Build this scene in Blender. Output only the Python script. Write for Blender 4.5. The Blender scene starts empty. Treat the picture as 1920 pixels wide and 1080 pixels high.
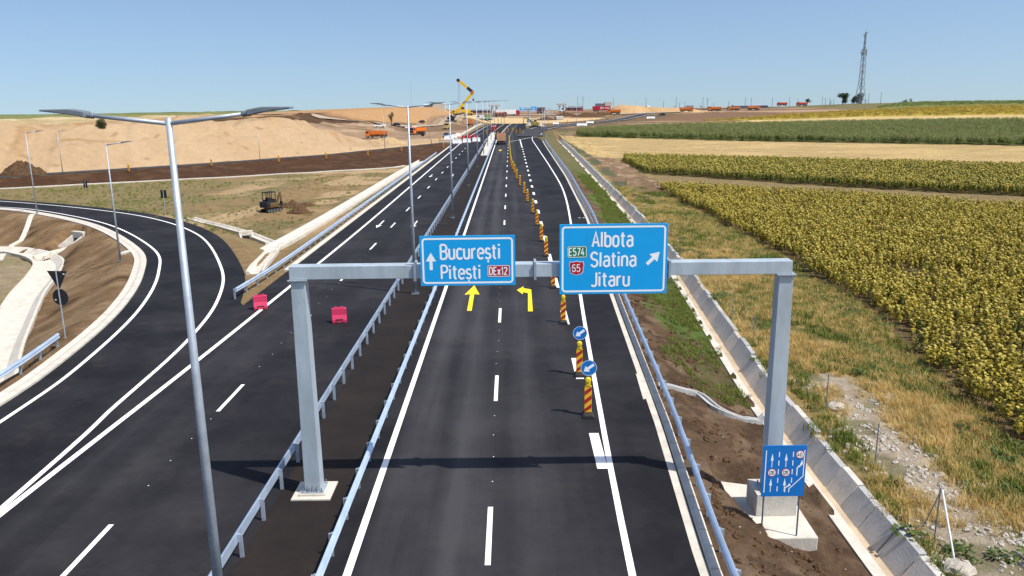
import bpy, bmesh, math, random
import numpy as np
from math import radians, sin, cos, pi, atan2, hypot
from mathutils import Matrix, Vector
random.seed(5); rng = np.random.default_rng(7)
S = bpy.context.scene; COL = S.collection

# ------------------------------------------------------------------ camera
CH, FPX = 12.3, 1500.0
def _cam(roll, vp=(957, 188)):
    c, s = cos(roll), sin(roll); du, dv = vp[0]-960, vp[1]-540
    x, y = c*du-s*dv, s*du+c*dv
    yaw, p = -atan2(x, FPX), atan2(-y, hypot(FPX, x))
    F = np.array([sin(yaw)*cos(p), cos(yaw)*cos(p), -sin(p)])
    R0 = np.array([cos(yaw), -sin(yaw), 0]); U0 = np.cross(R0, F)
    return F, c*R0-s*U0, -s*R0-c*U0
CF, CR, CD = _cam(radians(.7))
cam = bpy.data.cameras.new('camera'); co = bpy.data.objects.new('camera', cam); COL.objects.link(co)
cam.sensor_width = 36; cam.lens = 36*FPX/1920; cam.clip_start = .1; cam.clip_end = 9000
M4 = Matrix([[*map(float, (CR[i], -CD[i], -CF[i])), (0, 0, CH)[i]] for i in range(3)]+[[0, 0, 0, 1]])
co.matrix_world = M4; S.camera = co

# ------------------------------------------------------------------ light
SUN = Vector((4.25, -2.2, 7.6)).normalized()
w = bpy.data.worlds.new('World'); S.world = w; w.use_nodes = True
nt = w.node_tree; bg = nt.nodes['Background']
sky = nt.nodes.new('ShaderNodeTexSky'); sky.sky_type = 'NISHITA'; sky.sun_disc = False
sky.sun_elevation = math.asin(SUN.z); sky.sun_rotation = atan2(SUN.x, SUN.y)
sky.altitude = 0; sky.air_density = 1.0; sky.dust_density = 1.6; sky.ozone_density = 3.5
tc = nt.nodes.new('ShaderNodeTexCoord'); mp = nt.nodes.new('ShaderNodeVectorMath'); mp.operation = 'ADD'
mp.inputs[1].default_value = (0, 0, .09)          # far land lies a little below the level line
nt.links.new(tc.outputs['Generated'], mp.inputs[0]); nt.links.new(mp.outputs[0], sky.inputs['Vector'])
nt.links.new(sky.outputs[0], bg.inputs['Color']); bg.inputs['Strength'].default_value = .135
sl = bpy.data.lights.new('sun', 'SUN'); sl.energy = 4.9; sl.angle = radians(.53); sl.color = (1, .95, .86)
so = bpy.data.objects.new('sun', sl); COL.objects.link(so); so.rotation_euler = SUN.to_track_quat('Z', 'Y').to_euler()
S.view_settings.view_transform = 'Standard'; S.view_settings.look = 'None'; S.view_settings.exposure = .2

# ------------------------------------------------------------------ materials
def mat(name, col, rough=.6, metal=0., var=0., vs=3., bump=0., bs=20., stretch=(1, 1, 1), col2=None, spec=.5, emit=0):
    m = bpy.data.materials.new(name); m.use_nodes = True; t = m.node_tree; b = t.nodes['Principled BSDF']
    b.inputs['Base Color'].default_value = (*col, 1); b.inputs['Roughness'].default_value = rough
    b.inputs['Metallic'].default_value = metal; b.inputs['Specular IOR Level'].default_value = spec
    if var or col2 or bump:
        c = t.nodes.new('ShaderNodeTexCoord'); mpn = t.nodes.new('ShaderNodeMapping'); mpn.inputs['Scale'].default_value = stretch
        t.links.new(c.outputs['Object'], mpn.inputs[0])
    if var or col2:
        n = t.nodes.new('ShaderNodeTexNoise'); n.inputs['Scale'].default_value = vs; n.inputs['Detail'].default_value = 6; n.inputs['Roughness'].default_value = .65
        t.links.new(mpn.outputs[0], n.inputs[0])
        r = t.nodes.new('ShaderNodeValToRGB'); r.color_ramp.elements[0].position = .3; r.color_ramp.elements[1].position = .7
        a = col2 or tuple(min(1, v*(1+var)) for v in col); d = col if col2 else tuple(v*(1-var) for v in col)
        r.color_ramp.elements[0].color = (*d, 1); r.color_ramp.elements[1].color = (*a, 1)
        t.links.new(n.outputs[0], r.inputs[0]); t.links.new(r.outputs[0], b.inputs['Base Color'])
    if bump:
        n2 = t.nodes.new('ShaderNodeTexNoise'); n2.inputs['Scale'].default_value = bs; n2.inputs['Detail'].default_value = 8
        t.links.new(mpn.outputs[0], n2.inputs[0])
        bp = t.nodes.new('ShaderNodeBump'); bp.inputs['Strength'].default_value = bump; bp.inputs['Distance'].default_value = .05
        t.links.new(n2.outputs[0], bp.inputs['Height']); t.links.new(bp.outputs[0], b.inputs['Normal'])
    return m
def leafmat(name, c1, c2, trans=.25):
    m = bpy.data.materials.new(name); m.use_nodes = True; t = m.node_tree; b = t.nodes['Principled BSDF']
    oi = t.nodes.new('ShaderNodeObjectInfo'); g = t.nodes.new('ShaderNodeNewGeometry')
    n = t.nodes.new('ShaderNodeTexNoise'); n.inputs['Scale'].default_value = .16; n.inputs['Detail'].default_value = 5
    t.links.new(g.outputs['Position'], n.inputs[0])
    ad = t.nodes.new('ShaderNodeMath'); ad.operation = 'ADD'; t.links.new(oi.outputs['Random'], ad.inputs[0]); t.links.new(n.outputs[0], ad.inputs[1])
    a2 = t.nodes.new('ShaderNodeMath'); a2.operation = 'ADD'; t.links.new(ad.outputs[0], a2.inputs[0]); t.links.new(g.outputs['Random Per Island'], a2.inputs[1]); n.inputs['Roughness'].default_value = .75
    r = t.nodes.new('ShaderNodeMapRange'); r.inputs[1].default_value = .7; r.inputs[2].default_value = 2.0
    t.links.new(a2.outputs[0], r.inputs[0])
    mx = t.nodes.new('ShaderNodeMix'); mx.data_type = 'RGBA'; mx.inputs[6].default_value = (*c1, 1); mx.inputs[7].default_value = (*c2, 1)
    t.links.new(r.outputs[0], mx.inputs[0]); t.links.new(mx.outputs[2], b.inputs['Base Color']); b.inputs['Roughness'].default_value = .6
    b.inputs['Specular IOR Level'].default_value = .25
    tr = t.nodes.new('ShaderNodeBsdfTranslucent'); t.links.new(mx.outputs[2], tr.inputs[0])
    ms = t.nodes.new('ShaderNodeMixShader'); ms.inputs[0].default_value = trans
    t.links.new(b.outputs[0], ms.inputs[1]); t.links.new(tr.outputs[0], ms.inputs[2]); t.links.new(ms.outputs[0], t.nodes['Material Output'].inputs[0])
    return m
galv = mat('galvanised_steel', (.38, .43, .49), .55, .45, .18, 2.5, .05, 30)
galvd = mat('weathered_steel', (.22, .25, .28), .55, .5, .2, 4)
railm = mat('rail_steel', (.55, .67, .82), .4, .5, .15, 1.2, .04, 12)
gantm = mat('gantry_steel', (.43, .50, .55), .5, .25, .2, 1.6, .03, 25, stretch=(1, 1, .25))
conc = mat('concrete', (.52, .49, .44), .9, 0, .16, 2.2, .25, 14)
concw = mat('pale_concrete', (.54, .50, .43), .9, 0, .18, 1.6, .25, 14)
concg = mat('grey_concrete', (.40, .40, .39), .9, 0, .16, 1.3, .2, 14)
concdirt = mat('silted_concrete', (.46, .36, .25), .95, 0, .25, .8, .3, 12)
white = mat('road_paint', (.50, .49, .47), .75, 0, .1, 9, col2=(.84, .84, .83))
for e_ in [n for n in white.node_tree.nodes if n.type == 'VALTORGB']: e_.color_ramp.elements[0].position = .28; e_.color_ramp.elements[1].position = .47
yelp = mat('yellow_paint', (.55, .40, .02), .7, 0, .1, 9, col2=(.86, .64, .01))
for e_ in [n for n in yelp.node_tree.nodes if n.type == 'VALTORGB']: e_.color_ramp.elements[0].position = .28; e_.color_ramp.elements[1].position = .45
signblue = mat('sign_blue', (.001, .36, .80), .4, 0, .05, .8)
signblue2 = mat('deep_sign_blue', (.002, .17, .55), .4, 0, .05, .8)
signwhite = mat('sign_white', (.90, .93, .95), .45)
signred = mat('sign_red', (.42, .008, .035), .45)
signgreen = mat('sign_green', (.0, .19, .08), .45)
black = mat('black_rubber', (.018, .018, .02), .8, 0, .2, 20)
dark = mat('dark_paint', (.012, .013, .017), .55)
glass = mat('dark_glass', (.02, .025, .032), .12, 0, spec=.8)
yelplast = mat('yellow_plastic', (.80, .58, .015), .45, 0, .08, 8)
yelstripe = mat('yellow_reflective', (.82, .46, .015), .5, 0, .06, 6)
redstripe = mat('red_reflective', (.40, .012, .01), .5, 0, .06, 6)
pink = mat('faded_red_plastic', (.55, .03, .10), .5, 0, .12, 5)
orange = mat('orange_paint', (.66, .17, .02), .5, 0, .15, 1.5)
orangeb = mat('dusty_orange_paint', (.60, .20, .06), .6, 0, .2, 1.2)
beige = mat('dusty_beige_paint', (.52, .27, .15), .65, 0, .15, 1.2)
rust = mat('rusty_red_paint', (.26, .06, .022), .7, 0, .25, 1.2)
red = mat('red_paint', (.50, .015, .03), .4, 0, .08, 1)
redor = mat('red_orange_paint', (.62, .06, .02), .5, 0, .1, 1)
whitep = mat('white_paint', (.78, .78, .77), .4, 0, .05, 1)
yellow = mat('machine_yellow', (.80, .48, .01), .45, 0, .1, 1)
paleyel = mat('dusty_yellow', (.55, .40, .13), .6, 0, .2, 1)
greenp = mat('pale_green_paint', (.16, .30, .15), .55, 0, .2, 1)
bluep = mat('dark_blue_paint', (.02, .04, .10), .35)
blackp = mat('black_car_paint', (.02, .02, .025), .3)
chass = mat('chassis_black', (.02, .02, .02), .7)
brickm = mat('faded_brick', (.26, .13, .11), .9, 0, .3, .2)
slate = mat('grey_roofing', (.14, .16, .18), .8, 0, .2, .2)
poleg = mat('pole_grey', (.22, .24, .26), .8)
bark = mat('bark', (.10, .07, .05), .9)
soilm = mat('turned_soil', (.095, .056, .031), 1, 0, .4, 3, .6, 6, spec=.1)
stonem = mat('pale_stone', (.42, .38, .32), .9, 0, .2, 4, .5, 8)

# ------------------------------------------------------------------ mesh builder
class MB:
    def __init__(s): s.v = []; s.f = []
    def add(s, vs, fs):
        o = len(s.v); s.v += [tuple(map(float, p)) for p in vs]; s.f += [tuple(i+o for i in f) for f in fs]; return s
    def box(s, c, d, rz=0, ry=0, rx=0):
        m = Matrix.Rotation(rz, 3, 'Z') @ Matrix.Rotation(ry, 3, 'Y') @ Matrix.Rotation(rx, 3, 'X')
        vs = [Vector(c)+m @ Vector((x*d[0]/2, y*d[1]/2, z*d[2]/2)) for x in (-1, 1) for y in (-1, 1) for z in (-1, 1)]
        return s.add(vs, [(0, 1, 3, 2), (4, 6, 7, 5), (0, 4, 5, 1), (2, 3, 7, 6), (0, 2, 6, 4), (1, 5, 7, 3)])
    def b2(s, x0, x1, y0, y1, z0, z1): return s.box(((x0+x1)/2, (y0+y1)/2, (z0+z1)/2), (x1-x0, y1-y0, z1-z0))
    def beam(s, p, q, w, h, up=(0, 0, 1)):
        p, q = Vector(p), Vector(q); d = (q-p).normalized(); u = Vector(up)
        if abs(d.dot(u)) > .98: u = Vector((0, 1, 0))
        r = d.cross(u).normalized(); u = r.cross(d)
        vs = [a+r*w/2*i+u*h/2*j for a in (p, q) for i, j in ((-1, -1), (1, -1), (1, 1), (-1, 1))]
        return s.add(vs, [(0, 1, 2, 3), (7, 6, 5, 4), (0, 4, 5, 1), (1, 5, 6, 2), (2, 6, 7, 3), (3, 7, 4, 0)])
    def cyl(s, p, q, r0, r1=None, n=10, cap=True):
        r1 = r0 if r1 is None else r1; p, q = Vector(p), Vector(q); d = (q-p).normalized()
        u = d.orthogonal().normalized(); v = d.cross(u)
        vs = [a+(u*cos(2*pi*i/n)+v*sin(2*pi*i/n))*r for a, r in ((p, r0), (q, r1)) for i in range(n)]
        fs = [(i, (i+1) % n, n+(i+1) % n, n+i) for i in range(n)]
        if cap: fs += [tuple(range(n-1, -1, -1)), tuple(range(n, 2*n))]
        return s.add(vs, fs)
    def prism(s, poly, a, b, ax='x'):      # poly in the other two axes, extruded a..b along ax
        n = len(poly); mk = {'x': lambda t, p: (t, p[0], p[1]), 'y': lambda t, p: (p[0], t, p[1]), 'z': lambda t, p: (p[0], p[1], t)}[ax]
        vs = [mk(a, p) for p in poly]+[mk(b, p) for p in poly]
        return s.add(vs, [tuple(range(n)), tuple(range(2*n-1, n-1, -1))]+[(i, n+i, n+(i+1) % n, (i+1) % n) for i in range(n)])
    def sphere(s, c, r, n=10, m=6, sq=(1, 1, 1)):
        vs = [(c[0]+r*sq[0]*sin(pi*j/m)*cos(2*pi*i/n), c[1]+r*sq[1]*sin(pi*j/m)*sin(2*pi*i/n), c[2]+r*sq[2]*cos(pi*j/m)) for j in range(m+1) for i in range(n)]
        return s.add(vs, [(j*n+i, (j+1)*n+i, (j+1)*n+(i+1) % n, j*n+(i+1) % n) for j in range(m) for i in range(n)])
    def build(s, name, m, parent=None, smooth=False, bevel=0):
        me = bpy.data.meshes.new(name); me.from_pydata(s.v, [], s.f); me.materials.append(m)
        bm = bmesh.new(); bm.from_mesh(me)
        bmesh.ops.remove_doubles(bm, verts=bm.verts, dist=1e-5)
        bmesh.ops.recalc_face_normals(bm, faces=bm.faces); bm.to_mesh(me); bm.free()
        if smooth: me.polygons.foreach_set('use_smooth', [True]*len(me.polygons))
        o = bpy.data.objects.new(name, me); COL.objects.link(o)
        if parent: o.parent = parent
        if bevel:
            b = o.modifiers.new('bevel', 'BEVEL'); b.width = bevel; b.segments = 2; b.limit_method = 'ANGLE'
        return o
def tag(o, label=None, cat=None, group=None, kind=None):
    if label: o['label'] = label
    if cat: o['category'] = cat
    if group: o['group'] = group
    if kind: o['kind'] = kind
    return o
def thing(name, loc, rz, label, cat, group=None):
    o = bpy.data.objects.new(name, None); COL.objects.link(o); o.location = loc; o.rotation_euler.z = rz
    o.empty_display_size = .3
    return tag(o, label, cat, group)
def dup(root, loc, rz, label, sc=1):
    def cp(o, par):
        c = o.copy(); COL.objects.link(c); c.parent = par
        for ch in o.children: cp(ch, c)
        return c
    r = cp(root, None); r.location = loc; r.rotation_euler.z = rz; r['label'] = label; r.scale = (sc,)*3
    return r
def struct(o): o['kind'] = 'structure'; return o
ORD = ['first', 'second', 'third', 'fourth', 'fifth', 'sixth', 'seventh', 'eighth', 'ninth', 'tenth', 'eleventh', 'twelfth', 'thirteenth', 'fourteenth', 'fifteenth',
       'sixteenth', 'seventeenth', 'eighteenth', 'nineteenth', 'twentieth', 'twenty-first', 'twenty-second', 'twenty-third', 'twenty-fourth', 'twenty-fifth', 'twenty-sixth', 'twenty-seventh', 'twenty-eighth', 'twenty-ninth', 'thirtieth']

# ------------------------------------------------------------------ terrain height
def sm(t): t = np.clip(t, 0, 1); return t*t*(3-2*t)
_lat = np.random.default_rng(3).random((256, 256))
def vn(x, y, sc, k=0):
    x = np.asarray(x, float)/sc+k*17.3; y = np.asarray(y, float)/sc+k*9.1
    i = np.floor(x).astype(int); j = np.floor(y).astype(int); a = x-i; b = y-j; a = a*a*(3-2*a); b = b*b*(3-2*b)
    g = lambda p, q: _lat[p & 255, q & 255]
    return (g(i, j)*(1-a)+g(i+1, j)*a)*(1-b)+(g(i, j+1)*(1-a)+g(i+1, j+1)*a)*b
def fbm(x, y, sc, k=0): return (vn(x, y, sc, k)+.5*vn(x, y, sc/2.1, k+1)+.25*vn(x, y, sc/4.3, k+2))/1.75
def IP(*p): a = sorted(p); xs = [q[0] for q in a]; ys = [q[1] for q in a]; return lambda t: np.interp(t, xs, ys)
XR = IP((0, 4.2), (19, 4.7), (29, 5.3), (50, 6.1), (84, 7.7), (133, 8.7), (219, 9.2), (318, 10.1), (360, 12))
XD = IP((0, 10.4), (21, 10.6), (35, 10.9), (49, 11.8), (65, 12.9), (98, 13.9), (143, 14.6), (231, 15.8), (318, 16.3))
YT = IP((-150, 90), (-110, 112), (-86, 131.5), (-59.6, 146.5), (-37.8, 158.5), (-23.3, 168.7), (-19, 185))
YE = IP((-150, 98), (-110, 120), (-84.6, 136.4), (-62.4, 157), (-42.6, 181), (-23, 222), (-15, 240))
RAMP_IN = [(-20.2, -5), (-20.3, 15), (-20.6, 30.1), (-21.1, 37.1), (-23.1, 47.9), (-26.7, 59.1), (-31.7, 69.5), (-43.1, 84.5), (-56.6, 96.2), (-64.4, 100.4), (-78, 105.5), (-110, 111)]
RAMP_OUT = [(-15.9, -5), (-15.9, 15), (-16.4, 27.4), (-16.7, 30.8), (-17.4, 40.9), (-19.1, 50.4), (-22.6, 60.8), (-30.4, 76.6), (-40.6, 89), (-53.2, 98.4), (-68.4, 106.8), (-82, 112), (-112, 117)]
def resample(p, n):
    p = np.array(p, float); P = []
    for i in range(len(p)-1):
        a, b, c, d = p[max(i-1, 0)], p[i], p[i+1], p[min(i+2, len(p)-1)]
        for t in np.linspace(0, 1, 9)[:-1]:
            P.append(.5*((2*b)+(-a+c)*t+(2*a-5*b+4*c-d)*t*t+(-a+3*b-3*c+d)*t**3))
    P.append(p[-1]); P = np.array(P); L = np.r_[0, np.cumsum(np.hypot(*np.diff(P[:, :2], axis=0).T))]
    return np.array([np.interp(np.linspace(0, L[-1], n), L, P[:, k]) for k in range(P.shape[1])]).T
RI, RO = resample(RAMP_IN, 90), resample(RAMP_OUT, 90)
RC = (RI+RO)/2
def dist(x, y, poly):
    d = np.full(np.shape(x), 1e9)
    for (ax, ay), (bx, by) in zip(poly[:-1], poly[1:]):
        vx, vy = bx-ax, by-ay; t = np.clip(((x-ax)*vx+(y-ay)*vy)/(vx*vx+vy*vy+1e-9), 0, 1)
        d = np.minimum(d, np.hypot(x-ax-t*vx, y-ay-t*vy))
    return d
XTOE = IP((180, -106), (230, -95), (318, -73), (385, -62), (470, -38), (560, -30), (700, -40))
RTOP = IP((200, 6.2), (300, 7.2), (340, 7.7), (430, 8.6), (490, 8.9), (600, 7.5), (760, 3))
FAR_RAMP = resample([(6.5, 280), (9, 330), (14, 362), (24, 397), (48, 455), (88, 530), (140, 620), (250, 740)], 60)
LOOP = [(-22, 29), (-28, 40.5), (-31.2, 46.6), (-34.5, 53.5), (-38, 61), (-41, 68.5), (-44, 74.5), (-48.5, 79), (-54, 81), (-75, 82)]
LOOPB = [(-46, 76.4), (-45.7, 79), (-45.1, 82)]
def H(x, y, fine=False):
    x = np.asarray(x, float); y = np.asarray(y, float); x, y = np.broadcast_arrays(x, y)
    xr, xd = XR(y), XD(y); o = x-xr
    kf = sm((y-255)/70)
    # right
    r = np.where(x < xd, -1.5*sm((o-.9)/np.maximum(xd-xr-.9, .5))*.5-1.5*.5*np.clip((o-.9)/np.maximum(xd-xr-.9, .5), 0, 1), -1.25-.35*sm((x-xd-3)/8))
    n = (fbm(x, y, 3.0, 2)-.5)*.3*sm((o-1.2)/1.5)
    r = r+n*np.where((x > xd-.8) & (x < xd+2.2), .15, 1)
    r = r+(np.minimum(r, -1.12)-r)*sm((x-6.72-.26*np.clip(25.4-y, 0, 4))/.35)*sm((y-21.6)/.5)*sm((26.3-y)/.5)*sm((xd-.7-x)/.3)
    r = r+(np.minimum(r, -1.42)-r)*sm((x-7.9-.5*(22.1-y))/.7)*sm((22.25-y)/.25)*sm((y-20.2)/.8)*sm((xd-.6-x)/.4)
    r = np.where((x > xd+.05) & (x < xd+1.5) & (y < 322), -2.6, r)
    r = r*(1-kf)-.3*kf
    hill = 6.9*sm((y-200)/430)*sm((x-100)/240)
    rise = (3.1+.9*sm((x-40)/60))*sm((y-470)/90)*(1-sm((x-340)/80))
    # left
    base = -1.0+(fbm(x, y, 9, 5)-.5)*.35*sm((-18.5-x)/4)
    yt, ye = YT(x), YE(x)
    dR = dist(x, y, RC)
    # inside the loop of the ramp
    ci = np.interp(np.clip(y, -5, 111), RI[:, 1], RI[:, 0])
    inside = (x < ci) & (y < np.interp(x, RI[::-1, 0], RI[::-1, 1]))
    base = np.where(inside, -2.0+(fbm(x, y, 6, 8)-.5)*.5, base)
    dl = np.minimum(dist(x, y, LOOP)-.3, dist(x, y, LOOPB)+.2)
    base = np.where(inside, base*sm((dl-.9)/1.2)+(-2.05)*(1-sm((dl-.9)/1.2)), base)
    base = np.where(inside & (dl < 1.0), -2.5, base)
    l = np.maximum(base, -.03-.42*np.maximum(0, dR-4.9))
    dlb = dist(x, y, LOOPB); l = np.where(inside & (dlb < 4), np.minimum(l, -2.45+np.maximum(0, dlb-.8)*.95), l)
    dlo = dist(x, y, LOOP); l = np.where(inside & (dlo < 4), np.minimum(l, -2.5+.6*sm((dlo-1.05)/.3)+np.maximum(0, dlo-1.35)*.75), l)
    t = (y-yt)/np.maximum(ye-yt, 1)
    bank = -1+1.55*np.clip(t, 0, 1)
    l = np.where(y > yt, np.maximum(np.minimum(l, -.5), bank), l)
    top = .55*np.ones_like(l)
    yard = (y > ye+7)
    # main side slope at left of the carriageway
    l2 = np.maximum(l, -.03-.42*np.maximum(0, -17.9-x))
    l = np.where(y < 235, l2, np.where(x > -19, np.maximum(-.05, 0*l), l))
    zy = .55*(1-sm((y-ye-20)/40))*sm((-19-x)/6)
    l = np.where(yard, zy, l)
    # sand bank
    s = (y-ye-8)*.72+(fbm(x, y, 14, 11)-.5)*3
    ztop = np.interp(x, [-160, -110, -74, -53, -46, -41, -36, -28, -22], [7.4, 7.8, 8.2, 7.6, 3.2, 1.3, .7, .4, .2])+(fbm(x, y, 9, 4)-.5)*3.2*np.clip((-40-x)/12, 0, 1)
    fallb = 1-sm((s-26)/22)*np.clip((x+100)/60, .25, 1)
    bench = .55*sm((s-4)/1.2)*0
    pp = s/np.maximum(ztop*1.75, .6)+(fbm(x, y, 10, 12)-.5)*.12; sand = np.interp(pp, [0, .46, .60, 1.0], [0, .56, .60, 1.0])*ztop*fallb-np.maximum(0, .10-np.abs(fbm(x+y*.3, x*.08+y*.08, 4.5, 97)-.5))*5*sm(s/3)*sm((30-s)/6)*np.clip(ztop/6, 0, 1)
    sand = sand+((fbm(x, y, 2.2, 6)-.5)*.35+(vn(x, y, 4.5, 7)-.5)*1.1*sm((s-10)/5))*sm(s/3)*np.clip(ztop/4, 0, 1)
    l = np.where(yard, np.maximum(l, np.where(s > 0, zy*.0+sand+.5*(1-sm((y-ye-20)/40)), l)), l)
    # brown ridge and plateau
    e = XTOE(y)-x+(fbm(x, y, 16, 21)-.5)*7
    rt = RTOP(y)
    pl = np.interp(-x, [120, 160, 270, 390, 500], [6, 5.6, 3.3, -.5, -3])
    rid = np.where(e > 0, np.minimum(e*.42, rt), 0)
    rid = np.where(e > 45, rt+(pl-rt)*sm((e-45)/60), rid)+(fbm(x, y, 7, 23)-.5)*.7*sm(e/6)
    l = np.where((y > 195) & (x < -24), np.maximum(l, rid*sm((y-195)/25)), l)
    hs = np.hypot((x+31), (y-470)*.6); l = np.where(hs < 25, np.maximum(l, 4.3*(1-sm((hs-11)/14))), l)          # shoulder under the crane
    z = np.where(x > -6, r+np.maximum(hill, rise), l+rise*np.where((x < -20), sm((x+60)/40), 1))
    # road beds
    z = np.where((x > -17.9) & (o < .9) & (y < 470), np.where(y < 430, -.05, z-.02), z)
    z = np.where((dR < 4.9) & (y < 112), -.05, z)
    # fall away past the skyline
    z = z-.025*np.maximum(0, np.hypot(x, y)-760)
    return z
def ray(u, v): return FPX*CF+(u-960)*CR+(v-540)*CD
def at(u, v, dz=0):
    d = ray(u, v); d = d/np.linalg.norm(d)
    t = np.concatenate([np.arange(8, 150, .15), np.arange(150, 1500, .8)])
    P = d[None]*t[:, None]; P[:, 2] += CH
    h = H(P[:, 0], P[:, 1])+dz; k = np.argmax(P[:, 2] < h)
    if k == 0: return at(u, v+.6, dz)
    return Vector((float(P[k, 0]), float(P[k, 1]), float(h[k]-dz)))
def gz(u, v, z=0):
    d = ray(u, v); t = (z-CH)/d[2]; return Vector((float(d[0]*t), float(d[1]*t), z))
def atY(u, v, Y):
    d = ray(u, v); t = Y/d[1]; return Vector((float(d[0]*t), Y, float(d[2]*t+CH)))
def h1(x, y): return float(H(np.array([x]), np.array([y]))[0])
def proj(P):
    q = np.asarray(P, float)-np.array([0, 0, CH]); z = q@CF
    return 960+FPX*(q@CR)/z, 540+FPX*(q@CD)/z, z
def ppm(q): return float((np.asarray(q, float)-np.array([0, 0, CH]))@CF)/FPX      # metres per photo pixel at q
def inpoly(x, y, poly):
    r = np.zeros(np.shape(x), bool); n = len(poly)
    for i in range(n):
        (x0, y0), (x1, y1) = poly[i][:2], poly[(i+1) % n][:2]
        r ^= ((y0 > y) != (y1 > y)) & (x < (x1-x0)*(y-y0)/(y1-y0+1e-12)+x0)
    return r
def AX(*px): return [tuple(at(*p))[:2] for p in px]

# ------------------------------------------------------------------ field outlines
SUNF = [(19.4, 20), (20.4, 29), (21.6, 37), (23.9, 54), (24.2, 72.6), (23.4, 93), (22.9, 127), (41, 115), (62.5, 97.4), (100, 68), (100, 10)]
STRIP2 = [(25.4, 152.7), (46.9, 130.5), (71, 111), (120, 68), (150, 112), (97, 152), (62, 173), (27, 194), (25, 180)]
STUB = [(20, 196), (27, 195), (62, 174), (97, 153), (152, 111), (205, 172), (141, 223), (91, 255), (25, 294), (18, 300)]
CORN = [(24, 295), (91, 256), (141, 224), (205, 173), (330, 300)] + AX((1990, 229), (1920, 230), (1700, 232), (1500, 236), (1280, 240), (1150, 245), (1085, 250))
STUB3 = AX((1990, 229), (1920, 229), (1700, 231), (1500, 235), (1280, 239), (1400, 226), (1600, 219), (1920, 215), (1990, 214.5))
FARY = AX((1990, 214), (1920, 215), (1600, 219), (1380, 226), (1300, 229), (1450, 217), (1600, 209), (1760, 202.5), (1920, 199.5), (1990, 198.5))
FARG = AX((1990, 195), (1920, 195.5), (1760, 198.5), (1640, 203), (1690, 194), (1800, 190.5), (1920, 189), (1990, 188))
TRACK = [tuple(gz(*p, -1.4))[:2] for p in ((1560, 715), (1610, 770), (1680, 850), (1760, 940), (1850, 1060), (1890, 1110))]

# ------------------------------------------------------------------ ground sheet
def seg(*a):
    o = []
    for x0, x1, st in a: o += list(np.arange(x0, x1-1e-6, st))
    return np.array(o+[a[-1][1]])
xs = seg((-2600, -600, 100), (-600, -260, 12), (-260, -100, 3), (-100, -56, .6), (-56, -17, .4), (-17, 4, 2.1), (4, 25, .21), (25, 80, 1.2), (80, 420, 6), (420, 2800, 110))
ys = seg((-80, 8, 4), (8, 60, .27), (60, 130, .5), (130, 215, .7), (215, 270, 1.2), (270, 620, 4), (620, 1100, 20), (1100, 4200, 200))
X, Y = np.meshgrid(xs, ys); Z = H(X, Y)
xr, xd = XR(Y), XD(Y); O = X-xr
# clods on bare soil near the camera
cl = (fbm(X, Y, .55, 31)-.5)*.26+np.maximum(0, vn(X, Y, .33, 33)-.62)*.42
near = (Y < 70)
soilR = near & (O > 1.0) & (X < xd-.35)
Z = np.where(soilR, Z+cl*1.0*sm((O-1)/.8)*sm((xd-.35-X)/.6), Z)
clodR = (X > xd+2.4) & (X < 25) & (Y > 112) & (Y < 318)
Z = np.where(clodR, Z+(fbm(X, Y, 2.2, 34)-.45)*1.0*sm((X-xd-2.4)/1.5), Z)
inL = (X < -18) & (Y < YT(X)); Z = np.where(inL & (dist(X, Y, RC) > 6), Z+cl*.35, Z)
def C(r, g, b): return np.array([r, g, b])
col = np.zeros(X.shape+(3,)); col[:] = C(.20, .15, .075)
def paint(mask, c, wgt=None):
    global col
    wv = mask.astype(float) if wgt is None else np.where(mask, np.clip(wgt, 0, 1), 0.)
    col = col*(1-wv[..., None])+np.asarray(c)*wv[..., None]
n1, n2, n3 = fbm(X, Y, 6, 41), fbm(X, Y, 2.0, 43), fbm(X, Y, 25, 45)
right = X > -4
# right verge
vg = right & (O > -.3) & (X < xd+.3)
paint(vg, C(.122, .077, .047)); paint(vg, C(.20, .14, .09), sm((n2-.5)*5)*.8); paint(vg, C(.06, .036, .022), sm((fbm(X, Y, .9, 95)-.55)*9)*.7)
gw = sm((Y-34)/10)*(1-sm((Y-150)/60))*sm((X-xr-(xd-xr)*.38+(n1-.5)*3.2)/1.2)
paint(vg, C(.085, .125, .03), gw*(.35+1.1*sm((n2-.35)*4)))
paint(vg & (Y > 120), C(.13, .12, .055), sm((Y-130)/60)*.8)
# dry grass beyond the channel
dg = right & (X > xd+1.7) & (Y < 330)
paint(dg, C(.30, .215, .085)); paint(dg, C(.12, .115, .035), sm((n1-.42)*6)); paint(dg, C(.36, .27, .12), sm((n2-.55)*7)*.7)
dt = dist(X, Y, TRACK); paint(dg & (dt < 4), C(.40, .33, .24), sm((1.7-dt+(n2-.5)*1.6)/.9)); paint(dg & (dt < 3), C(.23, .20, .12), sm((n2-.52)*8)*sm((2.2-dt)/1))
paint(clodR, C(.19, .125, .075), sm((n2-.15)*8)); paint(clodR, C(.30, .21, .13), sm((n2-.55)*8)); paint(clodR & (X < xd+4.5), C(.10, .105, .06), sm((n1-.4)*9))
paint(right & (X > 26) & (Y > 100), C(.22, .165, .08))
for poly, c in ((SUNF, (.14, .10, .05)), (STRIP2, (.12, .10, .04)), (STUB, (.36, .255, .115)), (CORN, (.12, .13, .045)), (STUB3, (.46, .34, .15)), (FARY, (.33, .255, .045)), (FARG, (.16, .17, .045))):
    mk = inpoly(X, Y, poly); paint(mk, C(*c)); paint(mk, C(*c)*1.35, sm((fbm(X, Y, 12, 47)-.5)*5)*.8)
    if poly is STUB: paint(mk, C(.44, .33, .16), .7*sm((np.sin((X*.65+Y*.76)*.75+n3*4))*1.5))
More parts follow.
